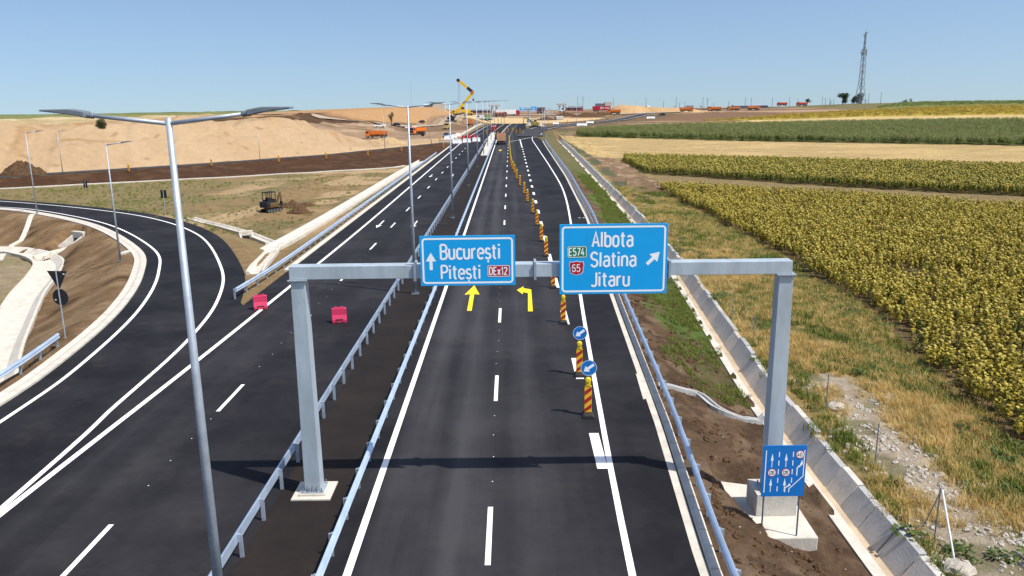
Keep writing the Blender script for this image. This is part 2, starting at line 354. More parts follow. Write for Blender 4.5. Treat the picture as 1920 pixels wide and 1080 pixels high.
apron = inpoly(X, Y, [(-27, 447), (14, 447), (30, 470), (60, 505), (-10, 520), (-40, 505)]) & (Y > 446)
far = right & (Y > 330) & ~inpoly(X, Y, CORN) & ~inpoly(X, Y, STUB3) & ~inpoly(X, Y, FARY) & ~inpoly(X, Y, FARG)
dfr = dist(X, Y, FAR_RAMP)
paint(far, C(.17, .105, .062)); paint(far, C(.33, .22, .14), sm((fbm(X, Y*3, 60, 49)-.5)*6)); paint(far & (dfr < 40), C(.105, .085, .05), sm((24-dfr)/10)*sm((n1-.3)*3))
paint(right & (X > 230) & (Y > 350) & far, C(.15, .13, .06))
# left: infield, loop, bank, yard, ridge, plateau
lf = X < -17
paint(lf, C(.25, .17, .085)); paint(lf, C(.19, .15, .07), sm((n1-.46)*7)*sm((Y-60)/30)); paint(lf, C(.38, .27, .15), sm((fbm(X, Y, 8, 51)-.53)*9)*sm((Y-70)/20)*sm((X+52)/12))
paint(lf & (X < -36), C(.19, .165, .075), .6*sm((fbm(X, Y, 10, 53)-.4)*7)*sm((Y-88)/10))
loopm = lf & (X < np.interp(np.clip(Y, -5, 111), RI[:, 1], RI[:, 0])) & (Y < np.interp(X, RI[::-1, 0], RI[::-1, 1]))
paint(loopm, C(.20, .125, .065)); paint(loopm, C(.27, .185, .105), sm((n2-.52)*7)); paint(loopm, C(.09, .055, .03), sm((.36-n2)*9))
farside = loopm & inpoly(X, Y, [(-25, 30), (-33.3, 52.5), (-38.3, 62.5), (-41.3, 71), (-44.5, 77), (-50, 80), (-80, 82), (-80, 20)])
paint(farside, C(.30, .235, .15)); paint(farside, C(.24, .20, .11), sm((n1-.5)*6))
bk = lf & (Y > YT(X)) & (Y < YE(X)+.4); paint(bk, C(.066, .034, .019)); paint(bk, C(.10, .055, .03), sm((n2-.5)*6)*.8)
yd = lf & (Y > YE(X)+6.5); paint(yd, C(.26, .175, .11)); paint(yd, C(.36, .26, .17), sm((n1-.5)*6)); paint(yd & (n3 < .47) & (Y > 300), C(.15, .095, .055), .8)
e = XTOE(Y)-X+(fbm(X, Y, 16, 21)-.5)*7
rd = yd & (e > 0) & (Y > 200)
paint(rd, C(.36, .215, .105)); paint(rd, C(.28, .15, .07), sm((n3-.45)*5)*sm((380-Y)/60))
paint(rd & (Y < 390) & (e < 26), C(.085, .05, .028), sm((26-e+(n1-.5)*18)/8)*sm((390-Y-(n3-.5)*60)/40))
pf = yd & (e > 40) & (Y > 190)
stripes = sm(np.sin((X*.35+Y*.94)*.22+n3*2)*1.2+.2)
paint(pf, C(.36, .27, .14), sm((e-52)/16)); paint(pf, C(.47, .38, .22), sm((e-52)/16)*stripes); paint(pf & (np.hypot(X, Y) > 520), C(.12, .15, .05), sm((np.hypot(X, Y)-520)/20)*.85)
paint(X < -50, C(.10, .12, .045), sm((np.hypot(X, Y)-680)/60))
paint(apron, C(.52, .375, .20))
s_ = (Y-YE(X)-8)*.72+(fbm(X, Y, 14, 11)-.5)*3
sandm = lf & (s_ > -.3) & (s_ < 44+(n3-.5)*10) & (X < -21) & (Z > .35) & (X > -112-(n1-.5)*12) & ~(rd & (e > 3) & (s_ > 22))
paint(sandm, C(.42, .295, .175)); paint(sandm, C(.36, .24, .13), sm((fbm(X, Y, 20, 46)-.5)*5)*.6); paint(sandm, C(.46, .34, .21), sm((fbm(X, Y, 11, 48)-.55)*6)*.5)
gully_shade = np.abs(fbm(X+Y*.3, X*.08+Y*.08, 5, 97)-.5); paint(sandm & (s_ > 1), C(.34, .21, .10), sm((.03-gully_shade)/.012)*sm((fbm(X, Y, 15, 98)-.5)*8)*.6)  # gully shade put into the sand colour as darker streaks
paint(sandm, C(.30, .19, .09), sm((.5-np.abs(s_-8.5-(fbm(X, Y, 9, 99)-.5)*3.5))/.25)*sm((fbm(X, Y, 12, 96)-.42)*9)*.75)  # shadow line at the terrace crest, painted into the sand colour
paint(sandm, C(.25, .16, .08), sm((vn(X, Y, 1.3, 94)-.93)*30)*.8)
paint(sandm & (s_ > 30), C(.34, .19, .09), sm((s_-34+(n1-.5)*10)/6))

gm = bpy.data.materials.new('bare_ground'); gm.use_nodes = True; t = gm.node_tree; b = t.nodes['Principled BSDF']; b.inputs['Roughness'].default_value = 1; b.inputs['Specular IOR Level'].default_value = .1
va = t.nodes.new('ShaderNodeVertexColor'); va.layer_name = 'soil_tint'; cc = t.nodes.new('ShaderNodeTexCoord')
nz = []
for sc in (.9, 5., 22.):
    n = t.nodes.new('ShaderNodeTexNoise'); n.inputs['Scale'].default_value = sc; n.inputs['Detail'].default_value = 7; n.inputs['Roughness'].default_value = .7
    t.links.new(cc.outputs['Object'], n.inputs[0]); nz.append(n)
mu = t.nodes.new('ShaderNodeMath'); mu.operation = 'ADD'; t.links.new(nz[0].outputs[0], mu.inputs[0]); t.links.new(nz[1].outputs[0], mu.inputs[1])
mr = t.nodes.new('ShaderNodeMapRange'); mr.inputs[1].default_value = .7; mr.inputs[2].default_value = 1.3; mr.inputs[3].default_value = .62; mr.inputs[4].default_value = 1.38
t.links.new(mu.outputs[0], mr.inputs[0])
vm = t.nodes.new('ShaderNodeVectorMath'); vm.operation = 'SCALE'; t.links.new(va.outputs[0], vm.inputs[0]); t.links.new(mr.outputs[0], vm.inputs['Scale']); t.links.new(vm.outputs[0], b.inputs['Base Color'])
ad = t.nodes.new('ShaderNodeMath'); ad.operation = 'ADD'; t.links.new(nz[1].outputs[0], ad.inputs[0]); t.links.new(nz[2].outputs[0], ad.inputs[1])
bp = t.nodes.new('ShaderNodeBump'); bp.inputs['Strength'].default_value = .9; bp.inputs['Distance'].default_value = .12; t.links.new(ad.outputs[0], bp.inputs['Height']); t.links.new(bp.outputs[0], b.inputs['Normal'])

ny, nx = X.shape; idx = np.arange(nx*ny).reshape(ny, nx)
quads = np.stack([idx[:-1, :-1], idx[:-1, 1:], idx[1:, 1:], idx[1:, :-1]], -1).reshape(-1, 4)
qs = (sandm[:-1, :-1] & sandm[1:, 1:]).reshape(-1)
V = np.stack([X, Y, Z], -1).reshape(-1, 3); CC = np.concatenate([col, np.ones(X.shape+(1,))], -1).reshape(-1, 4)
def sheet(name, q):
    used, inv = np.unique(q, return_inverse=True); inv = inv.reshape(q.shape)
    me = bpy.data.meshes.new(name); me.vertices.add(len(used)); me.vertices.foreach_set('co', V[used].astype(np.float32).ravel())
    me.loops.add(q.size); me.loops.foreach_set('vertex_index', inv.ravel().astype(np.int32)); me.polygons.add(len(q))
    me.polygons.foreach_set('loop_start', np.arange(0, q.size, 4, dtype=np.int32)); me.update(calc_edges=True); me.validate()
    me.polygons.foreach_set('use_smooth', np.ones(len(q), bool))
    a = me.color_attributes.new('soil_tint', 'FLOAT_COLOR', 'POINT'); a.data.foreach_set('color', CC[used].astype(np.float32).ravel())
    me.materials.append(gm); o = bpy.data.objects.new(name, me); COL.objects.link(o); return struct(o)
sheet('ground', quads[~qs]); so_ = sheet('sand_bank', quads[qs]); gs = gm.copy(); gs.name = 'loose_sand'; so_.data.materials[0] = gs
for n in gs.node_tree.nodes:
    if n.type == 'MAP_RANGE': n.inputs[3].default_value = .82; n.inputs[4].default_value = 1.16

# ------------------------------------------------------------------ roads
asph = bpy.data.materials.new('asphalt'); asph.use_nodes = True; t = asph.node_tree; b = t.nodes['Principled BSDF']
g = t.nodes.new('ShaderNodeTexCoord'); sx = t.nodes.new('ShaderNodeSeparateXYZ'); t.links.new(g.outputs['Object'], sx.inputs[0])
mp_ = t.nodes.new('ShaderNodeMapping'); mp_.inputs['Scale'].default_value = (1, .035, 1); t.links.new(g.outputs['Object'], mp_.inputs[0])
ns = t.nodes.new('ShaderNodeTexNoise'); ns.inputs['Scale'].default_value = .85; ns.inputs['Detail'].default_value = 5; t.links.new(mp_.outputs[0], ns.inputs[0])
nb = t.nodes.new('ShaderNodeTexNoise'); nb.inputs['Scale'].default_value = .16; nb.inputs['Detail'].default_value = 9; nb.inputs['Roughness'].default_value = .68; t.links.new(g.outputs['Object'], nb.inputs[0])
nf = t.nodes.new('ShaderNodeTexNoise'); nf.inputs['Scale'].default_value = 40; nf.inputs['Detail'].default_value = 3; t.links.new(g.outputs['Object'], nf.inputs[0])
rw = t.nodes.new('ShaderNodeValToRGB'); cr = rw.color_ramp                       # wheel tracks across the carriageways
mrx = t.nodes.new('ShaderNodeMapRange'); mrx.inputs[1].default_value = -18; mrx.inputs[2].default_value = 10; t.links.new(sx.outputs[0], mrx.inputs[0]); t.links.new(mrx.outputs[0], rw.inputs[0])
trk = [(-18, .0), (-15.6, .05), (-14.9, .3), (-14.3, .2), (-13.5, .35), (-12.2, .1), (-10.5, .12), (-8.3, .05), (-7.6, 0), (-4.6, 0), (-3.9, .55), (-3.2, 1), (-2.6, .35), (-1.9, .95), (-1.2, .45), (-.3, .35), (.6, .62), (1.3, .25), (2.2, .35), (3.2, .1), (4.2, 0), (10, .0)]
cr.elements[0].position = 0; cr.elements[0].color = (0, 0, 0, 1); cr.elements[1].position = 1; cr.elements[1].color = (0, 0, 0, 1)
for x_, v_ in trk[1:-1]: e_ = cr.elements.new((x_+18)/28); e_.color = (v_, v_, v_, 1)
m1 = t.nodes.new('ShaderNodeMath'); m1.operation = 'MULTIPLY'; t.links.new(rw.outputs[0], m1.inputs[0])
mrn = t.nodes.new('ShaderNodeMapRange'); mrn.inputs[1].default_value = .35; mrn.inputs[2].default_value = .62; mrn.inputs[3].default_value = .35; mrn.inputs[4].default_value = 1.15; t.links.new(ns.outputs[0], mrn.inputs[0]); t.links.new(mrn.outputs[0], m1.inputs[1])
mrb = t.nodes.new('ShaderNodeMapRange'); mrb.inputs[1].default_value = .42; mrb.inputs[2].default_value = .72; mrb.inputs[3].default_value = 0; mrb.inputs[4].default_value = .5; t.links.new(nb.outputs[0], mrb.inputs[0])
m2 = t.nodes.new('ShaderNodeMath'); m2.operation = 'ADD'; m2.use_clamp = True; t.links.new(m1.outputs[0], m2.inputs[0]); t.links.new(mrb.outputs[0], m2.inputs[1])
mx = t.nodes.new('ShaderNodeMix'); mx.data_type = 'RGBA'; mx.inputs[6].default_value = (.0078, .0074, .0092, 1); mx.inputs[7].default_value = (.046, .0445, .049, 1); t.links.new(m2.outputs[0], mx.inputs[0])
mrf = t.nodes.new('ShaderNodeMapRange'); mrf.inputs[1].default_value = .3; mrf.inputs[2].default_value = .7; mrf.inputs[3].default_value = .75; mrf.inputs[4].default_value = 1.25; t.links.new(nf.outputs[0], mrf.inputs[0])
vs_ = t.nodes.new('ShaderNodeVectorMath'); vs_.operation = 'SCALE'; nd = t.nodes.new('ShaderNodeTexNoise'); nd.inputs['Scale'].default_value = .33; nd.inputs['Detail'].default_value = 10; nd.inputs['Roughness'].default_value = .72; t.links.new(g.outputs['Object'], nd.inputs[0])
mrd = t.nodes.new('ShaderNodeMapRange'); mrd.inputs[1].default_value = .54; mrd.inputs[2].default_value = .74; mrd.inputs[3].default_value = 0; mrd.inputs[4].default_value = .34; t.links.new(nd.outputs[0], mrd.inputs[0])
mxd = t.nodes.new('ShaderNodeMix'); mxd.data_type = 'RGBA'; mxd.inputs[7].default_value = (.058, .050, .042, 1); t.links.new(mrd.outputs[0], mxd.inputs[0]); t.links.new(mx.outputs[2], mxd.inputs[6]); t.links.new(mxd.outputs[2], vs_.inputs[0]); t.links.new(mrf.outputs[0], vs_.inputs['Scale']); t.links.new(vs_.outputs[0], b.inputs['Base Color'])
b.inputs['Roughness'].default_value = .8; b.inputs['Specular IOR Level'].default_value = .22
bpn = t.nodes.new('ShaderNodeBump'); bpn.inputs['Strength'].default_value = .35; bpn.inputs['Distance'].default_value = .01; t.links.new(nf.outputs[0], bpn.inputs['Height']); t.links.new(bpn.outputs[0], b.inputs['Normal'])
asph2 = mat('worn_asphalt', (.045, .043, .047), .85, 0, .25, .25, spec=.2)
asphm = mat('median_asphalt', (.0105, .0085, .0082), .85, 0, .25, .35, .2, 40, col2=(.024, .0175, .0145), spec=.2)

def strip(a, b_, z):               # ribbon between two polylines with equal point counts
    m = MB(); n = len(a); zz = z if callable(z) else (lambda x, y: z)
    m.add([(p[0], p[1], zz(p[0], p[1])) for p in a]+[(p[0], p[1], zz(p[0], p[1])) for p in b_], [(i, i+1, n+i+1, n+i) for i in range(n-1)]); return m
def offs(P, d):
    P = np.asarray(P, float)[:, :2]; T = np.gradient(P, axis=0); T /= np.hypot(T[:, 0], T[:, 1])[:, None]+1e-9
    return P+np.stack([T[:, 1], -T[:, 0]], 1)*d          # positive d = to the right of travel
BEND = IP((250, 0), (300, .6), (350, 1.8), (400, 3.2), (470, 6))
yy = np.r_[np.arange(-10, 250, 4.), np.arange(250, 446, 6.)]
struct(strip([(-16.9+BEND(y), y) for y in yy], [(float(XR(y))+.15 if y < 255 else float(np.interp(y, [255, 268, 285, 300, 350, 400, 445], [9.6, 9.3, 8.0, 5.8, 6.3, 7.5, 9.5])), y) for y in yy], 0).build('road', asph))
struct(strip([(-7.62+BEND(y), y) for y in yy], [(-5.18+BEND(y), y) for y in yy], .004).build('median_strip', asphm))
ra = offs(RI, 0)-0; ri2 = offs(RI, -1.0); ro2 = offs(RO, 1.5)
if ri2[5][0] > RI[5][0]: ri2, ro2 = offs(RI, 1.0), offs(RO, -1.5)
ro2[:, 0] = np.where(RO[:, 1] < 48, np.maximum(ro2[:, 0], -16.2), ro2[:, 0])
struct(strip(ri2, ro2, -.006).build('slip_road', asph))
# crossing road on the bank, joining the carriageways, and the exit ramp curving away to the right
bx = np.linspace(-140, -17, 60)
struct(strip([(x, float(YE(x))+.6) for x in bx], [(x, float(YE(x))+6.8) for x in bx], lambda x, y: max(h1(x, y), h1(x, y-3), .0)+.06).build('crossing_road', asph2))
struct(strip([(-19, 229), (-16.95, 233)], [(-19, 243), (-16.95, 247)], -.012).build('crossing_road', asph2))
struct(strip(offs(FAR_RAMP, -4.6), offs(FAR_RAMP, 4.6), lambda x, y: h1(x, y)+.25).build('exit_ramp', asph2))
yo = [(-25, 425), (40, 425)]
md = resample([(-70, 600), (-30, 560), (20, 540), (60, 535), (110, 545), (200, 590)], 40)
struct(strip(offs(md, -5), offs(md, 5), lambda x, y: h1(x, y)+.3).build('dirt_road', mat('dusty_road', (.33, .25, .18), 1, 0, .15, .1)))
cy = resample([(-110, 340), (-58, 372), (-42, 410), (-26, 470), (-20, 520)], 30)
struct(strip(offs(cy, -4), offs(cy, 4), lambda x, y: h1(x, y)+.3).build('dirt_road', mat('dusty_track', (.34, .27, .2), 1, 0, .15, .1)))

# markings
mk = MB(); ZM = .008
def line(P, wd, n=None, z=ZM, dst=None):
    P = np.array(P, float); P = resample(P, n or max(2, len(P)*8))
    a, c = offs(P, -wd/2), offs(P, wd/2); k = len(P)
    (dst or mk).add([(p[0], p[1], z) for p in a]+[(p[0], p[1], z) for p in c], [(i, i+1, k+i+1, k+i) for i in range(k-1)])
bl = lambda X0, y0, y1: [(X0+float(BEND(y)), y) for y in np.linspace(y0, y1, max(2, int((y1-y0)/12)))]
XL, XDASH, XOD = -4.52, -.77, 3.0
line(bl(XL, 2, 440), .22); line(bl(-8.12, 2, 440), .2)
line([(-16.25, -2), (-16.1, 10), (-15.95, 22.5), (-15.6, 36), (-15.3, 56), (-15.05, 84), (-15.05, 140), (-15.05, 200)], .24, 60); line(bl(-15.05, 200, 440), .22)
line([(2.85, 6), (2.98, 14), (3.1, 19.6), (3.4, 28.3), (4.35, 49.9), (6.0, 80.5), (7.0, 104), (7.35, 124.3), (7.3, 160), (7.15, 186.6), (6.9, 230), (6.8, 258.4), (7.6, 285)], .2, 90)
for k in range(-2, 35):
    y0 = 19.45+12.2*k
    line(bl(XDASH, y0, y0+3.2), .16, 2)
    if not 224 < y0 < 246: line(bl(-12.17, y0-.8, y0+2.4), .16, 2)
for k in range(0, 22):
    y0 = 25.2+9.05*k; line([(XOD, y0), (XOD, y0+3.0)], .36 if k < 3 else .3, 2)
line([(2.95, 217), (2.9, 262)], .3, 4); line([(2.92, 18.6), (2.86, 15.9)], .42, 2); line([(2.98, 7.2), (2.98, 10.2)], .36, 2)
line(RI, .2, 160, .000); line(RO[4:], .2, 160, .0105)
line([(-15.05, 247), (-10, 238), (2, 262)], .0001, 3)
line([(-.2, 248), (3, 260), (6, 272), (9.5, 283), (12, 310)], .25, 20)
for oo in (-3.7, 3.7):
    A_, B_ = offs(FAR_RAMP, oo-.16)[8:48], offs(FAR_RAMP, oo+.16)[8:48]; k_ = len(A_)
    mk.add([(p[0], p[1], h1(*p)+.29) for p in A_]+[(p[0], p[1], h1(*p)+.29) for p in B_], [(i, i+1, k_+i+1, k_+i) for i in range(k_-1)])
for k in range(-1, 14):
    for dy in (4.9, 6.8, 8.7, 10.6):
        for X0 in (XDASH-.02, -12.17):
            q_ = (X0+random.uniform(-.05, .05), 19.45+12.2*k+dy); mk.add([(q_[0]+.022*cos(a), q_[1]+.03*sin(a), ZM) for a in np.arange(0, 6.2, 1.05)], [tuple(range(6))])
for p0, p1 in (((7.1, 84.8), (7.35, 84.8)), ((7.55, 84.8), (7.8, 84.8))): line([p0, p1], .2, 2)
def arrow(dst, x, y, s, pts, z=ZM): dst.add([(x+p[0]*s, y+p[1]*s, z) for p in pts], [tuple(range(len(pts)))])
UPA = [(-.1, 0), (.1, 0), (.1, 4.6), (.42, 4.5), (0, 7), (-.42, 4.5), (-.1, 4.6)]
DNA = [(-p[0], -p[1]) for p in UPA]
for x, y in ((-10, 80), (-13.6, 80.5), (-10, 135), (-13.6, 135)): arrow(mk, x, y+4, .72, DNA)
q = [gz(*p_) for p_ in ((556, 586), (577, 581), (584, 592), (577, 598))]; mk.add([(p_.x, p_.y, ZM) for p_ in q], [(0, 1, 2, 3)])
struct(mk.build('road_marking', white))
ym = MB(); a0, a1 = gz(880, 583), gz(887, 535)
sA = (a1.y-a0.y)
ym.add([(a0.x+p[0], a0.y+p[1]*sA, ZM+.004) for p in ((-.14, 0), (.14, 0), (.11, .62), (.46, .60), (.0, 1), (-.52, .60), (-.16, .62))], [tuple(range(7))])
q = [gz(*p) for p in ((990, 584), (999, 584), (996, 543), (981, 540.5), (982, 537), (969, 544), (980, 552), (981, 548), (990, 550))]
ym.add([(p.x, p.y, ZM+.004) for p in q], [(0, 1, 2, 8), (2, 3, 7, 8), (3, 4, 5, 6, 7)])
q = gz(938, 282); ym.add([(q.x+a, q.y+b_, ZM+.004) for a, b_ in ((-.12, -3), (.12, -3), (.12, 0), (.5, 0), (0, 3.5), (-.5, 0), (-.12, 0))], [tuple(range(7))])
struct(ym.build('road_marking', yelp))

# ------------------------------------------------------------------ kerbs, gutters, channels
def swept(P, prof, n=None, zf=None):     # profile [(offset, z)] swept along a polyline, closed section
    P = np.asarray(P, float); P = resample(P, n) if n else P
    L = [offs(P, o) for o, z in prof]; k = len(P); m = len(prof); z0 = [zf(*p[:2]) if zf else 0 for p in P]
    mb = MB(); mb.add([(L[j][i][0], L[j][i][1], prof[j][1]+z0[i]) for i in range(k) for j in range(m)],
        [(i*m+j, i*m+(j+1) % m, (i+1)*m+(j+1) % m, (i+1)*m+j) for i in range(k-1) for j in range(m)]+[tuple(range(m-1, -1, -1)), tuple((k-1)*m+j for j in range(m))]); return mb
yg = np.arange(2, 252, 3.0)
gp_ = [(float(XR(y))+.42, y) for y in yg]
gt = thing('kerb_gutter', (0, 0, 0), 0, 'pale precast concrete gutter between the carriageway edge and the right guardrail', 'gutter')
swept(gp_, [(-.27, -.05), (-.27, .012), (-.02, .012), (.0, .0), (.0, -.05)]).build('gutter_tray', concw, gt)
for i in range(0, 95):
    y0 = 3+i*2.0; xa, xb = float(XR(y0)), float(XR(y0+1.96))
    swept([(xa+.46, y0), (xb+.46, y0+1.96)], [(0, -.1), (0, .10), (.06, .13), (.22, .13), (.28, .1), (.28, -.1)]).build('kerb_stone', concw if i % 3 else conc, gt)
cu = [p for p in offs(RI, -1.45 if ri2[5][0] == offs(RI, -1.0)[5][0] else 1.45)]
tag(swept(cu, [(-.45, -.1), (-.45, .05), (-.1, .02), (.1, .09), (.45, .09), (.45, -.1)]).build('ramp_kerb', concw), 'broad pale concrete kerb along the inside of the curving slip road', 'kerb')
tag(swept([(-17.0, 59), (-17.0, 120), (-17.0, 190), (-17.0, 226)], [(-.22, -.05), (-.22, .09), (.18, .06), (.18, -.05)], 60).build('edge_kerb', concw), 'pale concrete kerb strip between left guardrail and carriageway', 'kerb')
# right channel
ch = thing('drainage_channel', (0, 0, 0), 0, 'concrete lined drainage channel running beside the yellow grass verge', 'channel')
cyv = np.arange(8, 322, 1.5); cp = [(float(XD(y)), y) for y in cyv]
swept(cp, [(-.12, -1.75), (-.12, -1.42), (.26, -1.42), (.28, -1.75)]).build('lip', concw, ch)
swept(cp, [(.26, -1.5), (.46, -1.95), (.94, -1.95), (.94, -2.15), (.26, -2.15)]).build('channel_bed', concdirt, ch)
rest = MB()
for i in range(len(cyv)-1):
    y0, y1 = float(cyv[i])+.035, float(cyv[i+1])-.035; jz = random.uniform(-.06, .06)
    m = swept([(float(XD(y0)), y0), (float(XD(y1)), y1)], [(.86+jz*.6, -1.98), (1.46+jz, -1.12+jz), (1.68+jz, -1.10+jz), (1.70, -1.5), (1.1, -2.3)])
    if i < 96: m.build('lining_slab', concg if i % 4 else conc, ch)
    else: rest.add(m.v, m.f)
ro_ = rest.build('lining_slab', concg, ch); ro_['kind'] = 'stuff'
# left channels
def trough(P, wd, dep, z0, label, name='drainage_channel', m=concw, n=40, zf=None):
    o = swept(P, [(-wd/2, -.25), (-wd/2, .06), (-wd/2+.18, .06), (-wd*.2, -dep), (wd*.2, -dep), (wd/2-.18, .06), (wd/2, .06), (wd/2, -.25), (0, -dep-.3)], n, zf or (lambda x, y: z0)).build(name, m)
    return tag(o, label, 'channel')
trough([(-22.6, 70.5), (-22.1, 80), (-21.6, 102), (-20.9, 160), (-19.6, 212)], 1.8, .1, -.80, 'long pale concrete channel beside the left guardrail and grass infield')
hl = lambda x, y: h1(x, y)+.2
trough([tuple(at(515, 462))[:2], tuple(at(497, 490))[:2], tuple(at(478, 515))[:2]], 1.3, .15, -.8, 'short pale concrete chute dropping toward the start of the left guardrail', zf=hl)
trough([tuple(at(508, 458))[:2], tuple(at(470, 443))[:2], tuple(at(420, 428))[:2], tuple(at(358, 412))[:2]], 1.1, .12, -.8, 'narrow pale concrete channel crossing bare earth toward the slip road', zf=hl)
trough(LOOP, 2.6, .4, -1.95, 'wide pale concrete channel curving through the slip road loop', n=70)
trough(LOOPB, 1.3, .3, -1.93, 'tan concrete branch channel leading to the loop culvert')
tp = [(x, float(YT(x))-.6) for x in np.linspace(-110, -22.5, 50)]
tag(swept(tp, [(-.45, -.3), (-.45, .14), (.45, .14), (.45, -.3)], None, lambda x, y: h1(x, y)).build('toe_gutter', concw), 'thin white concrete gutter along the foot of the dark brown bank', 'gutter')
tag(swept([(-19.6, 250), (-18.6, 290), (-17.8, 340), (-17, 400), (-15.5, 440)], [(-.5, -.2), (-.5, .35), (.5, .35), (.5, -.2)], 40).build('edge_kerb', concw), 'far pale concrete edge strip left of carriageway beside truck yard', 'kerb')
for pth, lab in (([(0, 490), (22, 462), (42, 449), (62, 403)], 'earth covered pale drain chute from the far slip road lamp'), ([(262, 470), (240, 473), (229, 478)], 'short concrete drain outlet beside the slip road kerb at the second ramp lamp')):
    P = [tuple(at(*p))[:2] for p in pth]
    if len(P) > 1: tag(swept(P, [(-.25, -.2), (-.25, .12), (.25, .12), (.25, -.2)], 14, lambda x, y: h1(x, y)).build('drain_chute', concw), lab, 'drain')
dc = thing('drain_chute', (0, 0, 0), 0, 'grey drain chute crossing the brown verge from guardrail to channel', 'drain')
P = [tuple(at(*p))[:2] for p in ((1236, 729), (1275, 735), (1310, 745), (1345, 770), (1400, 790), (1432, 795))]
swept(P, [(-.17, -.15), (-.17, .12), (-.10, .12), (-.07, .02), (.07, .02), (.10, .12), (.17, .12), (.17, -.15)], 24, lambda x, y: h1(x, y)+.06).build('chute_trough', concg, dc)
Q4 = [gz(1192, 700, .03), gz(1206, 748, .03), gz(1257, 738, -.15), gz(1257, 728, -.15)]
MB().add([tuple(q) for q in Q4]+[(q.x, q.y, q.z-.4) for q in Q4], [(0, 1, 2, 3), (7, 6, 5, 4), (0, 4, 5, 1), (1, 5, 6, 2), (2, 6, 7, 3), (3, 7, 4, 0)]).build('chute_inlet', concw, dc)
def headwall(p, rz, lab, s=1):
    t_ = thing('culvert_headwall', p, rz, lab, 'culvert')
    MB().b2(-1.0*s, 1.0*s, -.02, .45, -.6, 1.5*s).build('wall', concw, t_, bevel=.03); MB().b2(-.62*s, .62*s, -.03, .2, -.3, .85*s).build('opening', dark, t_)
    for a in (-1, 1): MB().prism([(-.02, -.6), (-1.7*s, -.6), (-1.7*s, .15), (-.02, 1.1*s)], a*.82*s-.09, a*.82*s+.09).build('wing_wall', conc, t_)
headwall((-45.2, 82.3, -1.95), radians(-30), 'concrete culvert headwall at the head of the loop channel', 1.0)
q = at(462, 448); headwall((q.x, q.y, q.z-.25), radians(28), 'low concrete culvert headwall in the bare earth near left guardrail', .7)

# ------------------------------------------------------------------ guardrails
def guardrail(P, side, label, step=2.0, end=True, z0=0):
    L = np.array(P, float); tot = np.hypot(*np.diff(L, axis=0).T).sum(); n = max(2, int(tot/step)); Q = resample(L, n+1)
    t_ = thing('guardrail', (0, 0, 0), 0, label, 'guardrail', 'steel guardrails along the roads')
    s = side
    prof = [(.0, .44), (.05*s, .47), (.085*s, .51), (.085*s, .54), (.03*s, .58), (.03*s, .61), (.085*s, .65), (.085*s, .68), (.05*s, .72), (.0, .75), (-.02*s, .75), (-.02*s, .44)]
    swept(Q, prof, None, lambda x, y: z0).build('rail_beam', railm, t_)
    T = np.gradient(Q, axis=0); rest = MB()
    for i in range(0, n+1):
        a = atan2(T[i][1], T[i][0]); ox, oy = offs(Q, -.10*s)[i]
        m = MB(); m.box((ox, oy, .33+z0), (.055, .11, .74), a); m.box((ox+sin(a)*s*.055, oy-cos(a)*s*.055, .60+z0), (.09, .07, .24), a)
        if i < 96: m.build('post', galv, t_)
        else: rest.add(m.v, m.f)
    if rest.v: rest.build('post', galv, t_)['kind'] = 'stuff'
    return t_
guardrail([(-7.72, 6), (-7.72, 120), (-7.72, 250)], -1, 'left of the two median guardrails, its posts toward the dark median')
guardrail([(-5.02, 6), (-5.02, 120), (-5.02, 250)], 1, 'right of the two median guardrails beside the solid white edge line')
guardrail([(float(XR(y))+.86, y) for y in (4, 12, 19, 29, 40, 50, 66, 84, 105, 133, 170, 219, 250)], -1, 'curving guardrail on the right edge beside the concrete gutter')
guardrail([(-17.85, 50.2), (-17.5, 58), (-17.42, 72), (-17.42, 120), (-17.42, 189)], 1, 'guardrail on the left outer edge starting at the gore')
guardrail([tuple(p) for p in offs(RI, -2.2 if ri2[5][0] == offs(RI, -1.0)[5][0] else 2.2) if 26 < p[1] < 41.6], 1, 'short guardrail end beside the inside kerb at the picture edge')

